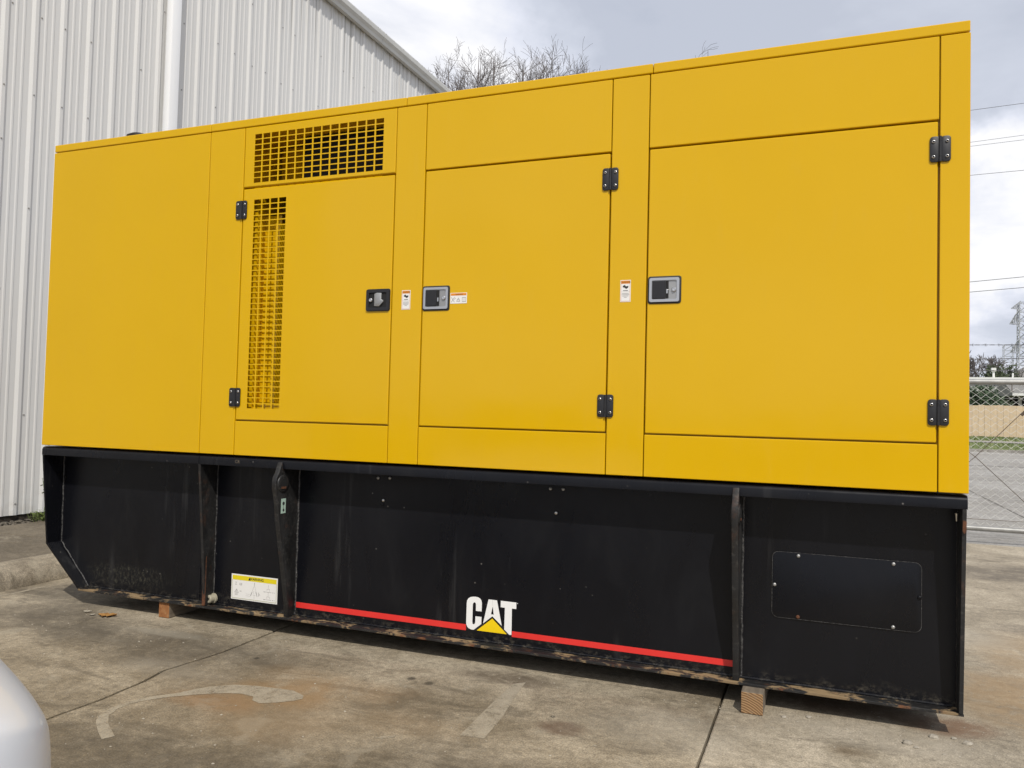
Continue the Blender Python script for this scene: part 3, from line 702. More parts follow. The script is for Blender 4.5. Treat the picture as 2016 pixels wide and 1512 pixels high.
# lifting lugs
lug = [(TY + .005, .9485), (.070, .9485), (.045, .966), (.012, .990), (.0015, .989), (-.008, .970), (-.030, .932), (-.049, .905), (-.054, .880), (-.052, .850), (-.044, .815), (-.030, .755), (-.019, .675), (.035, .42), (.085, .19), (.090, .1075), (TY + .005, .1075)]
for lx, t0, t1, nm in ((-2.8414, -.015, .015, 'rusty lifting lug with a green sticker'), (-.3730, -.014, .014, 'worn lifting lug edge between the red stripe and the cover plate')):
    # keep the lug clear of the rail: the upper tongue lies in front of it
    lp = [(min(u, .0), v) if v > .9485 else (u, v) for u, v in lug]
    lp = [(TY + .005, .9485), (.002, .9485), (.0, .985), (-.006, .988), (-.014, .970), (-.030, .932)] + lug[7:]
    o = MB().prism(lp, YZ, lx + t0, lx + t1, .002).build('lifting_lug', M_rib, gen, 40); o['label'] = nm
    rg_ = MB(); rg_.lathe([(.034, t0 - .006), (.046, t0 - .005), (.050, t0), (.050, t1), (.046, t1 + .005), (.034, t1 + .006)], (lx, .006, .868), (1, 0, 0), 22); rg_.build('eye_ring', M_rib, o, 50)
    MB().lathe([(.030, t1 + .0065), (.0300, t1 + .0075), (.001, t1 + .0075)], (lx, .006, .868), (1, 0, 0), 18).build('eye_hole', M_darkin, o)
    MB().prism([(-.018, .842), (.020, .840), (.026, .851), (-.016, .854)], YZ, lx + t1 + .008, lx + t1 + .009).build('rust_spot', M_rust, o)
    bead([(lx + t1 + .004, TY, .94), (lx + t1 + .004, TY, .115)], .006)
    if lx < -1:
        st = MB().box(lx + t1, lx + t1 + .0012, -.005, .035, .702, .784).build('lift_sticker', M_green, o)
        y_ = lambda u, v, t: (lx + t1 + .0017, u, v)
        flat('lift_hook', [[(p[0], p[1]) for p in circ(.015, .757, .010, 12)], [stroke((.015, .747), (.015, .727), .003)[i] for i in range(4)], circ(.016, .720, .008, 10)], M_ink, st, 0, y_)
# access cover
cv = MB().prism(rrect(-.2238, .3845, .4015, .6975, .028, 6), XZ, TY - .006, TY - .0005, .0012).build('access_cover', M_black, gen, 40)
cr = MB(); oo, ii = rrect(-.2248, .3855, .4005, .6985, .029, 6), rrect(-.2228, .3835, .4025, .6965, .027, 6)
n = len(oo); cr.add([XZ(*p, TY - .0068) for p in oo] + [XZ(*p, TY - .0068) for p in ii], [(i, (i + 1) % n, n + (i + 1) % n, n + i) for i in range(n)]); cr.build('worn_edge', M_weld, cv)
cb_me = {m: MB().lathe([(.0085, 0), (.0085, -.003), (.006, -.006), (.001, -.0065)], (0, 0, 0), (0, 1, 0), 10).mesh('bolt', m, 50) for m in (M_steel, M_rust, M_black, M_greysteel)}
for bx, bz, m in ((-.1125, .684, M_greysteel), (.2752, .6833, M_greysteel), (-.2132, .5467, M_greysteel), (-.1115, .412, M_rust), (.2752, .4131, M_greysteel), (.3765, .5503, M_black)):
    link('bolt', cb_me[m], cv, Vector((bx, TY - .006, bz)) - OFF)
for bx, bz, m in ((-2.2642, .797, M_steel), (-2.268, .772, M_black), (-1.2647, .7964, M_steel), (-1.2974, .917, M_greysteel), (-1.23, .9184, M_greysteel), (-2.3005, .9178, M_greysteel), (-2.2269, .9217, M_greysteel), (-4.67, .80, M_black)):
    link('bolt', cb_me[m], gen, Vector((bx, TY - .001, bz)) - OFF)
MB().lathe([(.008, 0), (.006, -.006), (.004, -.03), (.001, -.034)], (.505, .07, .925), (0, 0, 1), 10).build('screw', M_steel, gen, 50)
MB().prism([(.518, .862), (.524, .85), (.532, .858), (.5325, .902), (.519, .905)], XZ, .0035, .012).build('rust_patch', M_rust, gen)
# filler plug and cover strip
MB().lathe([(.030, 0), (.030, -.012), (.024, -.014), (.024, -.040), (.020, -.044), (.010, -.044), (.009, -.036), (.001, -.036)], (-3.405, TY, .142), (.18, 1, 0), 18).build('drain_plug', M_ivory, gen, 40)
MB().rbox(-3.594, -3.515, TY - .004, TY - .0005, .1255, .313, .001).build('small_plate', M_black, gen)
# red stripe and brand mark
MB().box(-2.820, -1.7465, TY - .0011, TY - .0002, .1525, .1835).build('red_stripe', M_red, gen)
MB().box(-1.4885, -.389, TY - .0011, TY - .0002, .1505, .1795).build('red_stripe', M_red, gen)
C_ = [(-1.6918, .2595), (-1.6588, .2600), (-1.6586, .3022), (-1.6611, .3155), (-1.6689, .3257), (-1.6811, .331), (-1.6966, .3322), (-1.7104, .331), (-1.7242, .3276), (-1.7361, .3195), (-1.7428, .3087), (-1.7450, .2928), (-1.7455, .1985), (-1.7444, .1845), (-1.7388, .1727), (-1.7299, .1653), (-1.7159, .1607), (-1.7014, .1612), (-1.659, .1956), (-1.6587, .2321), (-1.6937, .2315), (-1.6939, .1999), (-1.6964, .1924), (-1.7029, .1885), (-1.7088, .1919), (-1.7105, .2011), (-1.71, .2903), (-1.7074, .2984), (-1.701, .3032), (-1.6944, .3008), (-1.692, .2923)]
A_ = [(-1.6216, .3265), (-1.5985, .3265), (-1.5969, .2935), (-1.606, .2518), (-1.591, .2518), (-1.5966, .2935), (-1.5978, .3265), (-1.5741, .3265), (-1.5443, .1991), (-1.5982, .2422), (-1.6495, .1995)]
T_ = [(-1.5532, .327), (-1.467, .327), (-1.4667, .2938), (-1.4907, .2938), (-1.4898, .1599), (-1.5024, .1596), (-1.5305, .1832), (-1.5294, .2938), (-1.553, .2938)]
em = MB().prism([(-1.7462, .158), (-1.4893, .158), (-1.4893, .2), (-1.7462, .2)], XZ, TY - .0013, TY - .0002).build('brand_emblem', M_hinge, gen)
for nm, pts, m in (('letter', C_, M_decwhite), ('letter', A_, M_decwhite), ('letter', T_, M_decwhite), ('triangle', [(-1.5979, .2307), (-1.5151, .1605), (-1.6841, .1598)], M_decyel), ('trademark_dot', circ(-1.4600, .3225, .0022, 8), M_decwhite)):
    flat(nm, [pts], m, em, TY - .0019)
# the yellow-headed lifting instruction plate
wl = MB().box(-3.280, -2.948, TY - .0016, TY - .0002, .1538, .3015).build('warning_plate', M_white, gen); wl['label'] = 'white lifting instruction plate with a yellow heading'
yv = TY - .0021
flat('yellow_header', [[(-3.272, .268), (-2.956, .268), (-2.956, .2945), (-3.272, .2945)]], M_lyellow, wl, yv)
flat('border', [stroke((-3.2725, .161), (-2.9555, .161), .002), stroke((-3.2725, .161), (-3.2725, .268), .002), stroke((-2.9555, .161), (-2.9555, .268), .002)], material('label_olive', None, (.32, .33, .12), .5), wl, yv)
text_loops('WARNING', 'heading', M_ink, wl, -3.098, .281, .021, yv - .0006, .0004)
flat('alert_triangle', [[(-3.157, .2725), (-3.139, .2725), (-3.148, .2895)]], M_ink, wl, yv - .0006)
ic = [stroke((-3.252, .254), (-3.240, .254), .002), stroke((-3.246, .254), (-3.246, .240), .002), stroke((-3.252, .240), (-3.240, .240), .002)]
ic += [stroke((-3.218, .252), (-3.218, .240), .003), stroke((-3.218, .240), (-3.204, .240), .003), stroke((-3.204, .240), (-3.204, .252), .003), stroke((-3.215, .250), (-3.207, .250), .002)]
ic += [stroke((-3.254, .194), (-3.240, .214), .0025), stroke((-3.240, .214), (-3.226, .194), .0025), stroke((-3.254, .194), (-3.226, .194), .0025), stroke((-3.240, .208), (-3.240, .198), .003), stroke((-3.252, .186), (-3.228, .186), .0018), stroke((-3.252, .180), (-3.232, .180), .0018), stroke((-3.218, .204), (-3.204, .204), .003)]
ic += [stroke((-3.112, .262), (-3.112, .248), .003), stroke((-3.112, .248), (-3.136, .186), .0013), stroke((-3.112, .248), (-3.090, .186), .0013), stroke((-3.127, .207), (-3.138, .183), .0034), stroke((-3.101, .211), (-3.090, .183), .0034), stroke((-3.116, .214), (-3.116, .196), .0013), stroke((-3.122, .190), (-3.104, .190), .0013), stroke((-3.112, .186), (-3.112, .168), .0013), stroke((-3.080, .208), (-3.080, .186), .003), stroke((-3.076, .200), (-3.070, .190), .002), stroke((-3.172, .192), (-3.140, .190), .0008), stroke((-3.172, .182), (-3.140, .180), .0008)]
for zz in (.214, .170):
    ic += [stroke((-3.012, zz + .045), (-3.012, zz + .022), .0013), stroke((-3.022, zz + .020), (-3.002, zz + .020), .0013), stroke((-3.022, zz + .020), (-3.022, zz + .008), .0013), stroke((-3.002, zz + .020), (-3.002, zz + .008), .0013), stroke((-3.046, zz + .003), (-3.030, zz + .003), .003), stroke((-3.026, zz + .003), (-2.990, zz + .003), .002), stroke((-2.982, zz + .003), (-2.977, zz + .003), .004), stroke((-2.970, zz + .003), (-2.966, zz + .003), .003)]
flat('pictogram', ic, M_greyink, wl, yv)

# timbers under the base
def timber(label, x0, x1, yf, z1, end, ln):
    t_ = thing('timber_block', label, 'timber', ((x0 + x1) / 2, yf, 0), 'timbers under the generator')
    MB().rbox(x0, x1, yf + .0042, yf + ln, .001, z1, .004, 2).build('beam', M_woodside, t_)
    MB().rbox(x0 + .0015, x1 - .0015, yf, yf + .004, .0025, z1 - .0015, .0018, 2).build('end_grain', end, t_)
timber('sawn timber block with fresh end grain under the lifting lug by the cover plate', -.340, -.2455, -.006, .0948, M_endgrain, 1.9)
timber('short orange worn timber block under the tank beside the sloped end', -3.772, -3.690, .088, .0948, M_oldwood, 1.7)


# ------------------------------------------------------------------ small things on the concrete
def stone(label, x, y, r_, g):
    mb = MB(); pebble(mb, x, y, r_ * .28, r_, g); o = mb.mesh('stone', M_stone, None, Vector((x, y, 0)))
    tag(link('stone', o, None, (x, y, 0)), label, 'stone', 'loose stones by the generator corner')
g = random.Random(2)
for lb, x, y, r_ in (('flat pale stone nearest the generator corner shadow', .423, .052, .017), ('largest pale stone in front of the generator corner', .317, -.064, .019), ('angular pale stone out beyond the generator corner', .544, .037, .016),
                     ('small pale stone between the flat one and the angular one', .50, .075, .010), ('tiny pale stone close to the timber block', -.16, .02, .011), ('pale stone midway between timber block and generator corner', -.06, .065, .012),
                     ('low pale stone just before the largest one', .345, -.095, .010)): stone(lb, x, y, r_, g)
gr = MB(); g = random.Random(9)
for i in range(1150):
    if i < 700: x, y = g.uniform(-4.6, 1.6), g.uniform(-1.7, .05)
    elif i < 950: x, y = g.gauss(.3, .45), g.gauss(.02, .16)
    else: x, y = g.uniform(.6, 2.2), g.uniform(-.2, 5)
    pebble(gr, x, y, .0005, min(.006, .0011 + g.expovariate(900)), g)
tag(gr.build('grit', M_stone), 'pale grit scattered over the stained concrete', 'grit', kind='stuff')
def leaf(label, x, y, l, w_, a, mat, curl):
    mb = MB(); ca, sa = math.cos(a), math.sin(a); vs = []; n = 8
    for i in range(n + 1):
        q = i / n; hw_ = w_ * math.sin(math.pi * min(1, q * .96 + .02)) ** .8 * (1 + .45 * math.sin(i * 2.4 + x * 9))
        for s_ in (-1, 0, 1): vs.append(((q - .5) * l, s_ * hw_, .004 + curl * (abs(s_) * .6 + (q - .5) ** 2 * 2)))
    vs = [(x + a_ * ca - b_ * sa, y + a_ * sa + b_ * ca, c_) for a_, b_, c_ in vs]
    fs = [(3 * i + k, 3 * i + k + 1, 3 * i + k + 4, 3 * i + k + 3) for i in range(n) for k in (0, 1)]
    k_ = len(vs); vs += [(p[0], p[1], p[2] - .0012) for p in vs]; fs += [tuple(k_ + i for i in f)[::-1] for f in fs]
    mb.add(vs, fs); tag(link('fallen_leaf', mb.mesh('fallen_leaf', mat, None, Vector((x, y, 0))), None, (x, y, 0)), label, 'leaf', 'dry leaves on the concrete')
leaf('curled orange brown dry leaf lying before the sloped tank end', -4.05, -.035, .11, .035, .4, M_leafdry, .012)
leaf('pale oval dry leaf farthest from the timber block', -4.24, -.012, .055, .02, .1, M_leafpale, .003)
leaf('small pale leaf scrap beside the orange brown leaf', -4.15, -.055, .035, .014, .8, M_leafpale, .003)

# ------------------------------------------------------------------ the parked car at the lower corner
car = thing('parked_car', 'white car nose parked close to the photographer beside the worn arrow paint', 'car', (-2.215, -4.70, 0))
CX, CY = -2.215, -4.70
def section(y, w_, zb, zt, zs):
    h = zt - zb
    return [(0, zt), (.45 * w_, zt - .004), (.74 * w_, zt - .016), (.915 * w_, zt - .034), (.950 * w_, zt - .052), (.975 * w_, zt - zs - .03), (1.0 * w_, zt - h * .45), (.985 * w_, zb + h * .25), (.93 * w_, zb + .04), (.80 * w_, zb), (0, zb)]
st = [(2.30, .42, .30, .60, .05), (2.27, .60, .26, .665, .05), (2.20, .73, .22, .715, .055), (2.08, .80, .20, .755, .06), (1.90, .845, .19, .79, .07), (1.6, .87, .18, .835, .08), (1.2, .885, .18, .885, .09), (.85, .89, .18, .935, .09), (.3, .895, .18, .96, .05), (-.6, .895, .18, .98, .05), (-1.4, .885, .2, .99, .06), (-1.9, .86, .24, .98, .1), (-2.1, .78, .3, .93, .12), (-2.16, .5, .36, .85, .1)]
mb = MB(); rows = []
for y, w_, zb, zt, zs in st:
    half = section(y, w_, zb, zt, zs); full = [(-a, b) for a, b in half[1:-1]][::-1]
    loop = half[:-1] + [half[-1]] + full
    bulge = lambda a, b: .05 * max(0, (y - 1.9) / .4) * (1 - ((b - .5) / .35) ** 2 if abs(b - .5) < .35 else 0)
    rows.append([(CX + a, CY + y + bulge(a, b), b) for a, b in loop])
n = len(rows[0]); vs = [p for r_ in rows for p in r_]; fs = [(i * n + j, i * n + (j + 1) % n, (i + 1) * n + (j + 1) % n, (i + 1) * n + j) for i in range(len(rows) - 1) for j in range(n)]
fs += [tuple(range(n)), tuple((len(rows) - 1) * n + j for j in range(n))]
body = mb.add(vs, fs).build('body', M_car, car, 60)
cre = body.data.attributes.new('crease_edge', 'FLOAT', 'EDGE')       # a crisp shoulder line from the nose to the doors
for e in body.data.edges:
    a, b = e.vertices
    if abs(a - b) == n and (min(a, b) % n) in (4, n - 4): cre.data[e.index].value = .85
md = body.modifiers.new('soft', 'SUBSURF'); md.levels = 2; md.render_levels = 2
gh = MB(); vs = []
for y, w_, z in ((.88, .76, .93), (.15, .64, 1.36), (-.9, .62, 1.40), (-1.75, .60, 1.15), (-1.95, .72, .97)):
    vs += [(CX - w_, CY + y, z), (CX + w_, CY + y, z)]
base_ = []
for y, w_ in ((.88, .80), (.15, .82), (-.9, .82), (-1.75, .78), (-1.95, .74)): base_ += [(CX - w_, CY + y, .93), (CX + w_, CY + y, .93)]
k = len(vs); vs += base_
fs = [(2 * i, 2 * i + 1, 2 * i + 3, 2 * i + 2) for i in range(4)] + [(2 * i + s_, 2 * i + 2 + s_, k + 2 * i + 2 + s_, k + 2 * i + s_) for i in range(4) for s_ in (0, 1)]
gh.add(vs, fs).build('windows', M_glass, car)
MB().add([(CX - .63, CY + .13, 1.375), (CX + .63, CY + .13, 1.375), (CX + .615, CY - .9, 1.415), (CX - .615, CY - .9, 1.415), (CX - .60, CY - 1.55, 1.25), (CX + .60, CY - 1.55, 1.25)], [(0, 1, 2, 3), (3, 2, 5, 4)]).build('roof', M_car, car)
for sx in (-1, 1):
    for yy in (1.38, -1.28):
        wl_ = MB().lathe([(.20, -.10), (.30, -.10), (.315, -.07), (.315, .07), (.30, .10), (.20, .10)], (CX + sx * .80, CY + yy, .315), (1, 0, 0), 28).build('wheel', M_tyre, car, 40)
        MB().lathe([(.205, .0), (.205, .112 * sx), (.05, .105 * sx), (.03, .115 * sx)], (CX + sx * .80, CY + yy, .315), (1, 0, 0), 20).build('rim', M_greysteel, wl_, 40)


car.rotation_euler = (0, 0, R(-24)); car.location = (-2.975, -4.345, 0)

# ------------------------------------------------------------------ chain-link gate
GY = 6.4
gate = thing('chain_link_gate', 'galvanised chain link gate with thick pipe rails beyond the generator', 'gate', (2.6, GY, 0))
for z, nm in ((1.762, 'top_rail'), (.152, 'bottom_rail')): MB().tube([(.2, GY, z), (5.2, GY, z)], .030, 14).build(nm, M_galv, gate, 50)
for x in (.2, 5.2): MB().tube([(x, GY, .12), (x, GY, 1.79)], .030, 12).build('upright', M_galv, gate, 50)
# every second wire mirrors its neighbour so that the links make diamonds
wires = MB(); px = .096; nz = 20; dz = (1.735 - .19) / (2 * nz)
i = 0; x = .26
while x < 5.15:
    pts = [(x + (px / 4 if q % 2 else -px / 4) * (1 if i % 2 == 0 else -1), GY + (.004 if q % 2 else -.004), .19 + q * dz) for q in range(2 * nz + 1)]
    wires.tube(pts, .0029, 4, False); x += px / 2; i += 1
tag(wires.build('chain_links', M_wire, gate), kind='stuff')
MB().tube([(.2, GY - .02, .25), (5.2, GY - .02, .262)], .0025, 5).build('tension_wire', M_rustwire, gate)
for a, b in (((1.5235, .9355), (4.9, 4.70)), ((1.5235, .9355), (3.0, -.545))):
    a, b = Vector((a[0], GY - .03, a[1])), Vector((b[0], GY - .03, b[1]))
    zlim = 1.74 if b.z > a.z else .17; f_ = (zlim - a.z) / (b.z - a.z); MB().tube([a, a.lerp(b, f_)], .0035, 6).build('brace_cable', M_rustwire, gate)
for a, b in (((1.5235, .9355), (.5, 1.74)), ((1.5235, .9355), (.75, .17))): MB().tube([(a[0], GY - .03, a[1]), (b[0], GY - .03, b[1])], .0035, 6).build('brace_cable', M_rustwire, gate)
MB().tube([(1.96, GY - .03, 1.40), (2.03, GY - .03, 1.475)], .014, 8).build('turnbuckle', M_rustwire, gate)
for x in (1.99 + .0, .7, 3.4):
    MB().tube([(x - .12, GY - .032, 1.735), (x - .12, GY - .034, 1.66), (x - .10, GY - .03, 1.66)], .004, 6).build('tie_wire', M_rustwire, gate)
bwire = []
for z0, lbl, sag in ((2.167, 'topmost barbed wire strand above the gate', .006), (2.022, 'middle barbed wire strand above the gate', -.01), (1.885, 'lowest barbed wire strand just above the gate rail', .004)):
    t_ = thing('barbed_wire', lbl, 'wire', (2.7, GY, z0), 'barbed wire strands above the gate'); a_ = MB(); q_ = MB()
    for ph in (0, math.pi): a_.tube([(.2 + .03 * i, GY + .0028 * math.cos(i * 1.3 + ph), z0 + sag * math.sin(i * .05) + .0028 * math.sin(i * 1.3 + ph)) for i in range(167)], .0028, 4, False)
    a_.build('twisted_strand', M_line, t_)
    for i in range(40):
        x = .25 + .125 * i; zz = z0 + sag * math.sin((x - .2) / .03 * .05)
        for dx, dz_ in ((.006, .018), (-.006, .018)): q_.tube([(x - dx, GY - .006, zz - dz_), (x + dx, GY + .006, zz + dz_)], .0014, 3)
    tag(q_.build('barbs', M_line, t_), kind='stuff')
for x, lb in ((.1, 'galvanised gate post hidden close behind the generator'), (5.3, 'galvanised gate post at the far end of the gate')):
    t_ = thing('gate_post', lb, 'post', (x, GY, 0), 'gate posts'); MB().tube([(x, GY, -.05), (x, GY, 2.05)], .045, 14).build('pole', M_galv, t_, 50); MB().tube([(x, GY, 2.05), (x, GY, 2.3)], .012, 8).build('wire_arm', M_galv, t_)
MB().box(-3, 9, 6.25, 6.262, -.05, -.002).build('slab_edge', M_dirt, ground)

# ------------------------------------------------------------------ across the street
bd = thing('board_fence', 'tan vertical board fence across the street behind the gate', 'fence', (12, 45, .6))
bm_ = MB().rbox(-.142, .142, -.012, .012, 0, 1.66, .004, 1).mesh('board', M_tanboard)
x = 3.0; g = random.Random(4)
while x < 21:
    link('board', bm_, bd, (x - 12, g.uniform(-.008, .008), .03 + g.uniform(-.02, .02))); x += .29
MB().box(2.8, 21, 45.02, 45.07, 1.9, 1.99).build('fence_rail', M_tanboard, bd)

def leafmass(name, label, cx, cy, z0, z1, rx, ry, n, mat, seed, cat='tree', group=None, lobes=7, ls=.16):
    g = random.Random(seed); t_ = thing(name, label, cat, (cx, cy, z0 - .1), group); mb = MB(); tr = MB()
    H = z1 - z0; cs = []
    for i in range(lobes):
        a = g.uniform(0, 6.28); q = g.uniform(.1, .62); cs.append((cx + rx * q * math.cos(a), cy + ry * q * math.sin(a), z0 + H * g.uniform(.22, .80), g.uniform(.34, .55)))
    cs.append((cx, cy, z0 + H * .78, .40))
    for x, y, z, s_ in cs: tr.tube([(cx, cy, z0 - .1), ((cx + x) / 2, (cy + y) / 2, z0 + (z - z0) * .55), (x, y, z)], [.09, .05, .02], 5)
    for i in range(n):
        x, y, z, s_ = g.choice(cs); d = Vector((g.gauss(0, 1), g.gauss(0, 1), g.gauss(0, 1))).normalized() * (g.random() ** .45)
        c = Vector((x + d.x * rx * s_, y + d.y * ry * s_, min(z1, z + d.z * H * s_ * .6)))
        u = Vector((g.gauss(0, 1), g.gauss(0, 1), g.gauss(0, 1))).normalized(); v = u.orthogonal().normalized(); k_ = ls * g.uniform(.5, 1.3)
        mb.add([c - u * k_, c + v * k_ * .45, c + u * k_, c - v * k_ * .45], [(0, 1, 2, 3)])
    mb.build('crown', mat, t_); tr.build('trunk', M_bark, t_)
def baretree(label, cx, cy, z0, H, lean, seed, spread=.62, levels=6, r0=.2, nforks=3, thin=.0035, trunk=.35, group='bare trees'):
    g = random.Random(seed); t_ = thing('bare_tree', label, 'tree', (cx, cy, z0), group); big = MB(); tw = MB()
    def grow(p, d, l, r_, lev):
        n = 4; pts = [p]; rad = [r_]; q = p.copy(); dd = d.copy()
        for i in range(n):
            dd = (dd + Vector((g.gauss(0, 1), g.gauss(0, 1), g.gauss(0, .6) + .25)) * .11).normalized(); q = q + dd * l / n; pts.append(q.copy()); rad.append(max(thin, r_ * (1 - .38 * (i + 1) / n)))
        (big if lev < 2 else tw).tube(pts, rad, 7 if lev < 2 else 3, False)
        if lev >= levels: return
        k = nforks + (1 if lev == 0 else 0)
        for i in range(k):
            j = g.randint(2, n) if i else n
            a = g.uniform(0, 6.28); o_ = dd.orthogonal().normalized(); s_ = dd.cross(o_)
            nd = (dd + (o_ * math.cos(a) + s_ * math.sin(a)) * spread * g.uniform(.55, 1.2) + Vector((0, 0, .12))).normalized()
            grow(pts[j], nd, l * g.uniform(.60, .82), rad[j] * g.uniform(.5, .72), lev + 1)
    grow(Vector((cx, cy, z0)), Vector((lean, 0, 1)).normalized(), H * trunk, r0, 0)
    zm = max(v[2] for v in tw.v); k = H / (zm - z0)            # scale to the wanted height
    for m in (big, tw): m.v = [(cx + (a - cx) * k, cy + (b - cy) * k, z0 + (c - z0) * k) for a, b, c in m.v]
    big.build('trunk', M_bark, t_); tw.build('crown', M_bark, t_)
def limbtree(label, cx, cy, z0, fork, tips, seed, r0=.22, twigs=5, group='bare trees'):
    """a vase-shaped bare tree: every limb climbs from the fork to its own tip and carries side twigs"""
    g = random.Random(seed); t_ = thing('bare_tree', label, 'tree', (cx, cy, z0), group); big = MB(); tw = MB()
    top = Vector((cx, cy, z0 + fork)); big.tube([(cx, cy, z0), (cx + .05, cy, z0 + fork * .5), top], [r0, r0 * .85, r0 * .7], 9)
    def sub(p, d, l, r_, lev):
        pts = [p]; rad = [r_]; q = p.copy(); dd = d.copy()
        for i in range(4):
            dd = (dd + Vector((g.gauss(0, 1), g.gauss(0, 1), g.gauss(0, .5) + .30)) * .17).normalized(); q = q + dd * l / 4; pts.append(q.copy()); rad.append(max(.0042, r_ * (1 - .16 * (i + 1))))
        tw.tube(pts, rad, 3, False)
        if lev <= 0: return
        for k in range(twigs):
            j = g.randint(1, 4); a = g.uniform(0, 6.28); o_ = dd.orthogonal().normalized(); s_ = dd.cross(o_)
            sub(pts[j], (dd + (o_ * math.cos(a) + s_ * math.sin(a)) * g.uniform(.45, .95)).normalized(), l * g.uniform(.42, .70), max(.0042, rad[j] * .55), lev - 1)
    for tx, tz, dy, n in tips:
        e = Vector((tx, cy + dy, tz)); pts = []; rad = []; m = 9; bow = Vector(((tx - cx) * .35, dy * .3, -.12 * abs(tx - cx)))
        for i in range(m + 1):
            q = i / m; pts.append(top.lerp(e, q) + bow * math.sin(math.pi * q) + Vector((g.gauss(0, 1), g.gauss(0, 1), 0)) * .07 * (1 - q) * (i > 0)); rad.append(r0 * .34 * (1 - q) ** .9 + .006)
        big.tube(pts, rad, 5, False)
        for k in range(n):
            q = g.uniform(.45, .97); i = min(m - 1, int(q * m)); p = pts[i].lerp(pts[i + 1], q * m - i); d = (pts[i + 1] - pts[i]).normalized()
            a = g.uniform(0, 6.28); o_ = d.orthogonal().normalized(); s_ = d.cross(o_)
            sub(p, (d * .8 + (o_ * math.cos(a) + s_ * math.sin(a)) * g.uniform(.4, .8)).normalized(), (1 - q) * 2.4 + .55, rad[i] * .55 + .004, 2)
    big.build('trunk', M_bark, t_); tw.build('crown', M_bark, t_)
limbtree('tallest bare tree rising over the generator roof beside the warehouse gutter', -10.9, 20, 0, 5.5, [(-12.2, 12.55, .3, 9), (-11.6, 12.8, -.6, 9), (-11.15, 12.85, .8, 9), (-10.80, 13.15, 0, 12), (-10.45, 12.95, .5, 9), (-10.1, 12.5, -.4, 8), (-12.4, 12.0, -.3, 6), (-11.4, 12.5, .2, 9), (-10.6, 12.7, -.3, 9)], 5, .22, 5)
limbtree('broad bare tree beside the tallest one over the generator roof', -8.9, 20.5, 0, 6.0, [(-9.65, 12.85, .2, 10), (-9.2, 12.7, -.5, 8), (-8.75, 12.95, .4, 9), (-8.3, 12.6, -.3, 8), (-7.8, 12.35, .3, 7), (-7.25, 12.45, 0, 6), (-9.0, 12.5, .1, 8), (-9.45, 12.6, .5, 8)], 12, .22, 5)
limbtree('lone bare tree with one twig showing above the yellow roof edge', -4.1, 20.3, 0, 6.0, [(-3.42, 12.30, 0, 2), (-4.4, 11.45, .3, 4), (-4.0, 11.75, -.3, 3)], 31, .18, 2)
baretree('pale bare tree across the street behind the evergreens', 10.0, 62, .7, 5.9, .0, 8, .60, 6, .12, 3, .010, .22)
baretree('thin bare tree across the street close to the generator edge', 8.3, 63, .7, 6.0, .03, 19, .55, 6, .12, 3, .010, .22)
leafmass('evergreen_tree', 'dark evergreen with a pointed top behind the white roof vent', 10.7, 60.5, .7, 5.5, 1.3, 1.2, 1500, M_ever, 1, group='evergreens across the street')
leafmass('evergreen_tree', 'rounded dark evergreen below the small far pylon', 12.0, 61, .7, 5.5, 1.2, 1.2, 1500, M_ever, 2, group='evergreens across the street')
leafmass('evergreen_tree', 'dark evergreen at the foot of the near pylon', 14.0, 61.5, .7, 6.0, 1.5, 1.2, 1700, M_ever, 3, group='evergreens across the street')
leafmass('hedge', 'deep green hedge above the tan fence beside the generator', 7.7, 46.6, .6, 3.4, 1.6, .8, 5200, M_hedge, 4, 'hedge', None, 9, .11)
leafmass('hedge', 'lower brownish green hedge before the dark carport', 9.0, 47.5, .6, 2.75, 1.0, .7, 1300, M_ever, 6, 'hedge', None, 7, .10)

house = thing('house', 'grey roofed house with a dark carport above the tan fence', 'house', (13, 52, .6))
MB().box(13.6, 22, 50.0, 55.5, .5, 3.0).build('wall', M_housewall, house)
MB().box(10.2, 13.5, 53.5, 55.5, .5, 2.9).build('carport_back', M_darkin, house)
for x in (10.3, 12.2): MB().box(x, x + .14, 49.9, 50.04, .5, 2.95).build('carport_post', M_housewall, house)
rf = MB().prism([(49.4, 2.98), (49.4, 3.10), (52.6, 4.05), (55.9, 3.10), (55.9, 2.98)], YZ, 9.9, 22.4).build('roof', M_shingle, house)
MB().box(9.88, 22.42, 49.36, 49.39, 2.96, 3.10).build('fascia', M_fascia, rf)
low = thing('low_building', 'long low building with a white roof edge and pipe vents', 'building', (10, 58, .6))
MB().box(3, 24, 57.0, 60, .5, 4.05).build('wall', M_wall2, low); MB().box(2.9, 24.1, 56.8, 60.2, 4.05, 4.38).build('roof_edge', M_fascia, low)
for x, h_, w_ in ((10.25, .42, .07), (11.35, .30, .05)):
    v_ = MB().tube([(x, 57.2, 4.38), (x, 57.2, 4.38 + h_)], w_, 10).build('vent_pipe', M_fascia, low, 50)
    if w_ > .06: MB().box(x - .13, x + .13, 57.05, 57.35, 4.38 + h_, 4.60 + h_).build('vent_cap', M_fascia, v_)
h2 = thing('hip_roof_house', 'house with a tall grey hipped roof behind the white roof edge', 'house', (17, 66, .6))
MB().box(13, 25, 63, 70, .5, 4.3).build('wall', M_housewall, h2)
MB().add([(11.9, 62.4, 4.4), (26, 62.4, 4.4), (26, 71, 4.4), (11.9, 71, 4.4), (13.9, 66.5, 5.7), (24, 66.5, 5.7)], [(0, 1, 5, 4), (1, 2, 5), (2, 3, 4, 5), (3, 0, 4), (0, 1, 2, 3)]).build('roof', M_shingle, h2)
MB().tube([(13.85, 66.4, 5.74), (24.0, 66.4, 5.74)], .07, 6).build('ridge_cap', M_fascia, h2)

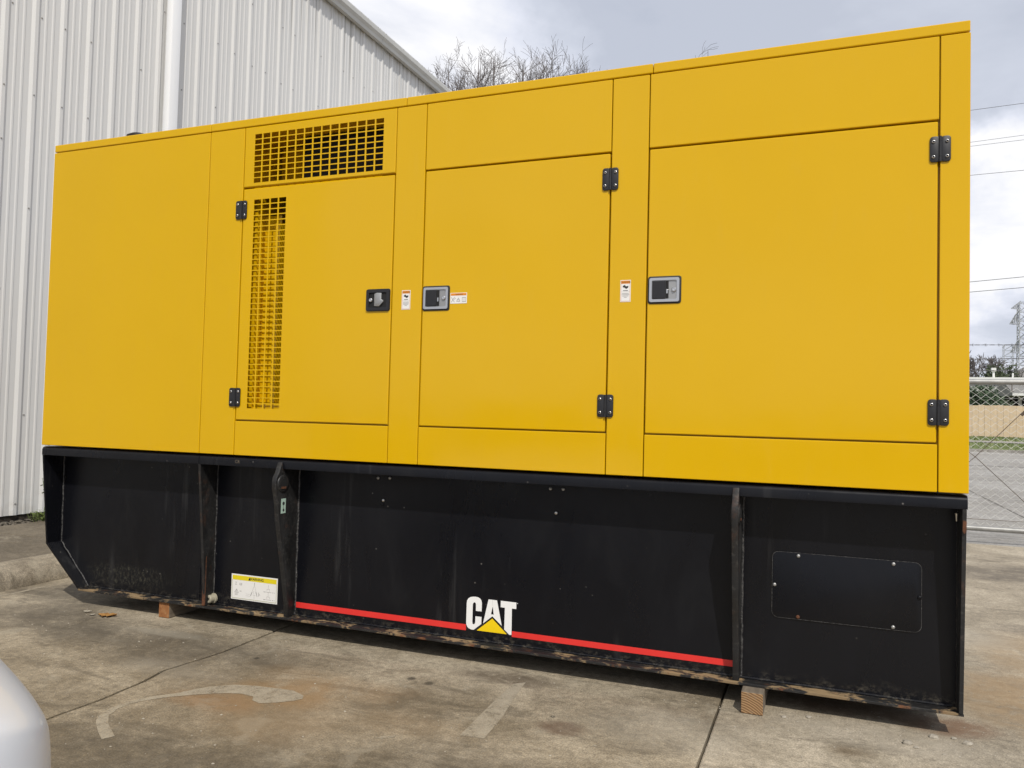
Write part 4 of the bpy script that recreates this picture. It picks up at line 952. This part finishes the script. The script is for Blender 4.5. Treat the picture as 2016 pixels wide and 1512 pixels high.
def pylon(label, cx, cy, z0, H, wb, wt_, arms, r_, seed, group):
    t_ = thing('lattice_pylon', label, 'pylon', (cx, cy, z0), group); leg_r = r_ * 1.5
    lv = 14; W_ = lambda q: (wb + (wt_ - wb) * min(1, q / .62)) / 2
    for sx in (-1, 1):
        for sy in (-1, 1): MB().tube([(cx + sx * W_(i / lv), cy + sy * W_(i / lv), z0 + H * i / lv) for i in range(lv + 1)], leg_r, 4).build('leg', M_tower, t_)
    br = MB()
    for i in range(lv):
        a, b = i / lv, (i + 1) / lv
        for s_ in (-1, 1):
            for sy in (-1, 1):
                br.tube([(cx + s_ * W_(a), cy + sy * W_(a), z0 + H * a), (cx - s_ * W_(b), cy + sy * W_(b), z0 + H * b)], r_, 3, False)
                br.tube([(cx + sy * W_(a), cy + s_ * W_(a), z0 + H * a), (cx + sy * W_(b), cy - s_ * W_(b), z0 + H * b)], r_, 3, False)
        for s_ in (-1, 1): br.tube([(cx - W_(b), cy + s_ * W_(b), z0 + H * b), (cx + W_(b), cy + s_ * W_(b), z0 + H * b)], r_, 3, False)
    br.build('bracing', M_tower, t_)
    for q, ln, up in arms:
        z = z0 + H * q
        for s_ in (-1, 1):
            am = MB(); tip = Vector((cx + s_ * ln, cy, z))
            for sy in (-1, 1):
                lo = Vector((cx + s_ * W_(q), cy + sy * W_(q), z)); hi = Vector((cx + s_ * W_(q) * .8, cy + sy * W_(q) * .8, z + up))
                am.tube([lo, tip], r_ * 1.2, 3, False); am.tube([hi, tip], r_ * 1.2, 3, False)
                for k in range(1, 5): am.tube([lo.lerp(tip, k / 5), hi.lerp(tip, (k - .5) / 5)], r_, 3, False); am.tube([hi.lerp(tip, (k - .5) / 5), lo.lerp(tip, (k - 1) / 5)], r_, 3, False)
            am.build('cross_arm', M_tower, t_)
pylon('tall grey lattice power pylon cut by the frame edge', 40.3, 200, .6, 27.5, 4.2, 2.6, ((.955, 2.7, 1.5), (.83, 3.0, 3.4), (.60, 2.9, 3.2)), .075, 1, 'lattice pylons')
pylon('small faint lattice pylon beside the tall one', 73.5, 400, .6, 35.5, 4.5, 3.6, ((.97, 2.2, .6), (.80, 2.2, .6)), .07, 2, 'lattice pylons')
for i, (za, zb, r_) in enumerate(((30.41, 30.57, .022), (27.40, 27.63, .018), (27.02, 27.20, .018), (24.30, 24.40, .022), (14.36, 14.67, .028), (13.42, 13.70, .028))):
    x0_, x1_ = 12.2, 16.43; sl = (zb - za) / (x1_ - x0_)
    pts = []
    for k in range(25):
        x = -30 + 100 * k / 24; pts.append((x, 80, za + sl * (x - x0_) + .00025 * ((x - 14) ** 2)))
    lb = ('highest power line crossing the grey cloud', 'upper of the close pair of power lines', 'lower of the close pair of power lines', 'power line between the close pair and the white cloud', 'upper of two power lines under the white cloud', 'lower of two power lines under the white cloud')[i]
    tag(MB().tube(pts, r_, 5).build('power_line', M_line), lb, 'power line', 'power lines over the street')
